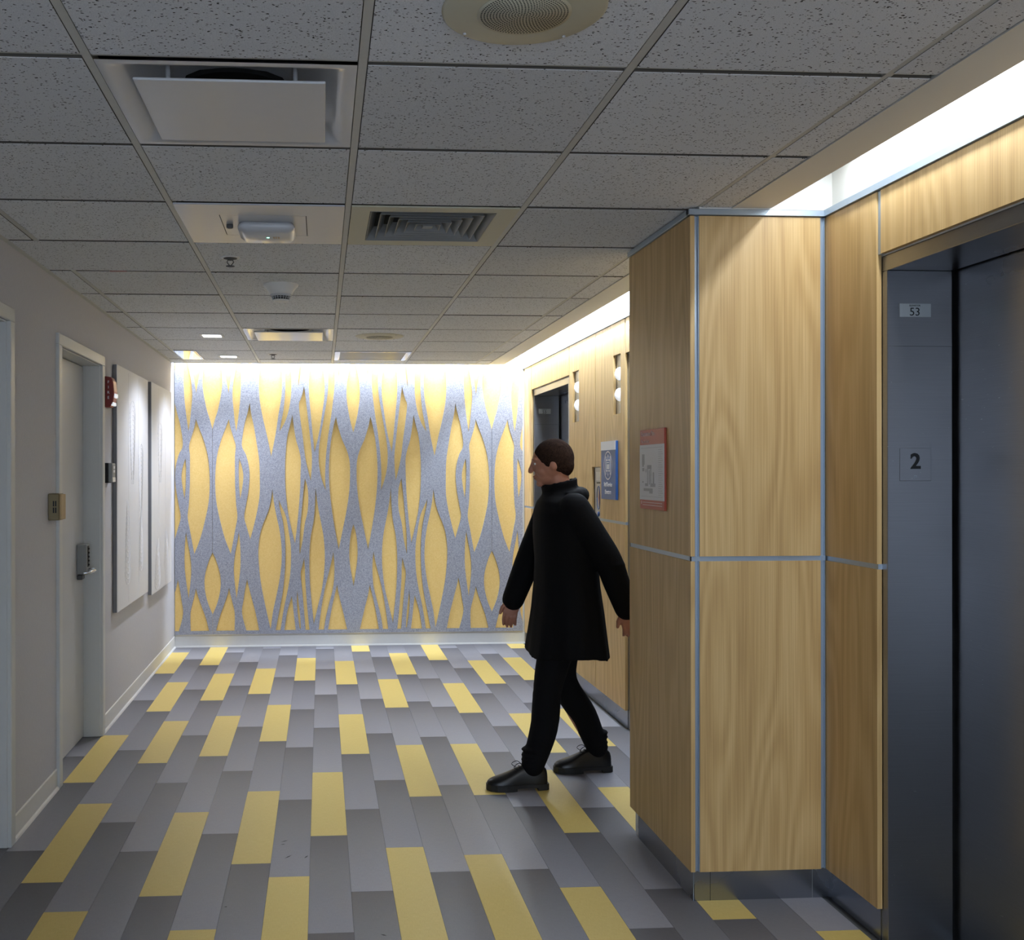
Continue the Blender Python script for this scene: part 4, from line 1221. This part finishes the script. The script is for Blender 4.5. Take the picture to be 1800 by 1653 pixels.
    for z, g_ in ((1.375, 0.092), (1.41, 0.084), (1.452, 0.088), (1.452, 0.076), (1.40, 0.070)):
        rings.append([(1.160 + g_ * 1.0 * math.cos(2 * PI * j / 30) - 0.01 * (z - 1.37) * 10, 4.90 + g_ * 1.02 * math.sin(2 * PI * j / 30), z + 0.018 * math.cos(2 * PI * j / 30)) for j in range(30)])
    c.loft(rings)
    c.tube([(1.16 + 0.098 * math.cos(a_), 4.90 + 0.11 * math.sin(a_), 1.385 - 0.0 * a_) for a_ in [x * PI / 10 - PI / 2 for x in range(11)]], [0.018, 0.026, 0.032, 0.036, 0.040, 0.041, 0.040, 0.036, 0.032, 0.026, 0.018], 14)
    remeshed(c, 'coat', M['coat'], r, 0.007, 3)
    # shoes
    def shoe(ax, ay, roll):
        F = Matrix.Rotation(roll, 3, 'Y'); piv = Vector((ax - 0.13, ay, 0.0))
        def T(p): return F @ (Vector(p) - piv) + piv
        hx = ax + 0.070                              # back of the heel, shoe runs towards -X
        plan = [(0.0, 0.020), (0.012, 0.031), (0.05, 0.036), (0.10, 0.034), (0.15, 0.042), (0.20, 0.050), (0.245, 0.047), (0.275, 0.034), (0.290, 0.012)]
        u = MB(); prof_ = []
        hts = [0.088, 0.106, 0.124, 0.124, 0.104, 0.078, 0.064, 0.054, 0.038]
        rings = []
        for (l_, w2), h_ in zip(plan, hts):
            ring = []
            for j in range(20):
                a_ = 2 * PI * j / 20; y = w2 * math.cos(a_); z = 0.022 + (h_ - 0.022) * max(0, math.sin(a_)) ** 0.75 if math.sin(a_) > 0 else 0.020
                ring.append(T((hx - l_ - 0.0, ay + y, z)))
            rings.append(ring)
        u.loft(rings); s0 = u.build('shoe', M['leather'], r)
        sm = s0.modifiers.new('s', 'SUBSURF'); sm.levels = 1; sm.render_levels = 1
        so = MB(); o2 = [(hx - l_ + (0.004 if l_ < 0.02 else 0), ay + w2 * 1.07) for l_, w2 in plan] + [(hx - l_ + (0.004 if l_ < 0.02 else 0), ay - w2 * 1.07) for l_, w2 in reversed(plan)]
        for z0, z1, cut_ in ((0.014, 0.030, 0.4), (0.002, 0.0139, None)):
            if cut_ is None:
                for seg_ in ([p for p in o2 if p[0] > hx - 0.09], [p for p in o2 if p[0] < hx - 0.12]):
                    n_ = len(seg_); vs = [T((x, y, z0)) for x, y in seg_] + [T((x, y, z1)) for x, y in seg_]
                    so.add(vs, [list(range(n_)), list(range(n_, 2 * n_))] + [(i, (i + 1) % n_, n_ + (i + 1) % n_, n_ + i) for i in range(n_)])
            else:
                n_ = len(o2); vs = [T((x, y, z0)) for x, y in o2] + [T((x, y, z1)) for x, y in o2]
                so.add(vs, [list(range(n_)), list(range(n_, 2 * n_))] + [(i, (i + 1) % n_, n_ + (i + 1) % n_, n_ + i) for i in range(n_)])
        so.build('sole', M['sole'], s0)
        lc = MB()
        for q in range(4):
            l_ = 0.115 + q * 0.020; zt = 0.124 - q * 0.0135
            lc.tube([T((hx - l_, ay - 0.020, zt - 0.010)), T((hx - l_, ay, zt + 0.002)), T((hx - l_, ay + 0.020, zt - 0.010))], 0.0022, 6)
        for s_ in (-1, 1):
            lc.tube([T(p) for p in spline([(hx - 0.115, ay, 0.110), (hx - 0.14, ay + s_ * 0.020, 0.128), (hx - 0.165, ay + s_ * 0.030, 0.112), (hx - 0.140, ay + s_ * 0.012, 0.098), (hx - 0.118, ay, 0.108)], 4)], 0.0018, 6)
        lc.build('laces', M['leather'], s0)
        return s0
    shoe(AN['r'][0], AN['r'][1], 0.0)
    shoe(AN['l'][0], AN['l'][1], 0.0)
    return r


make_person()
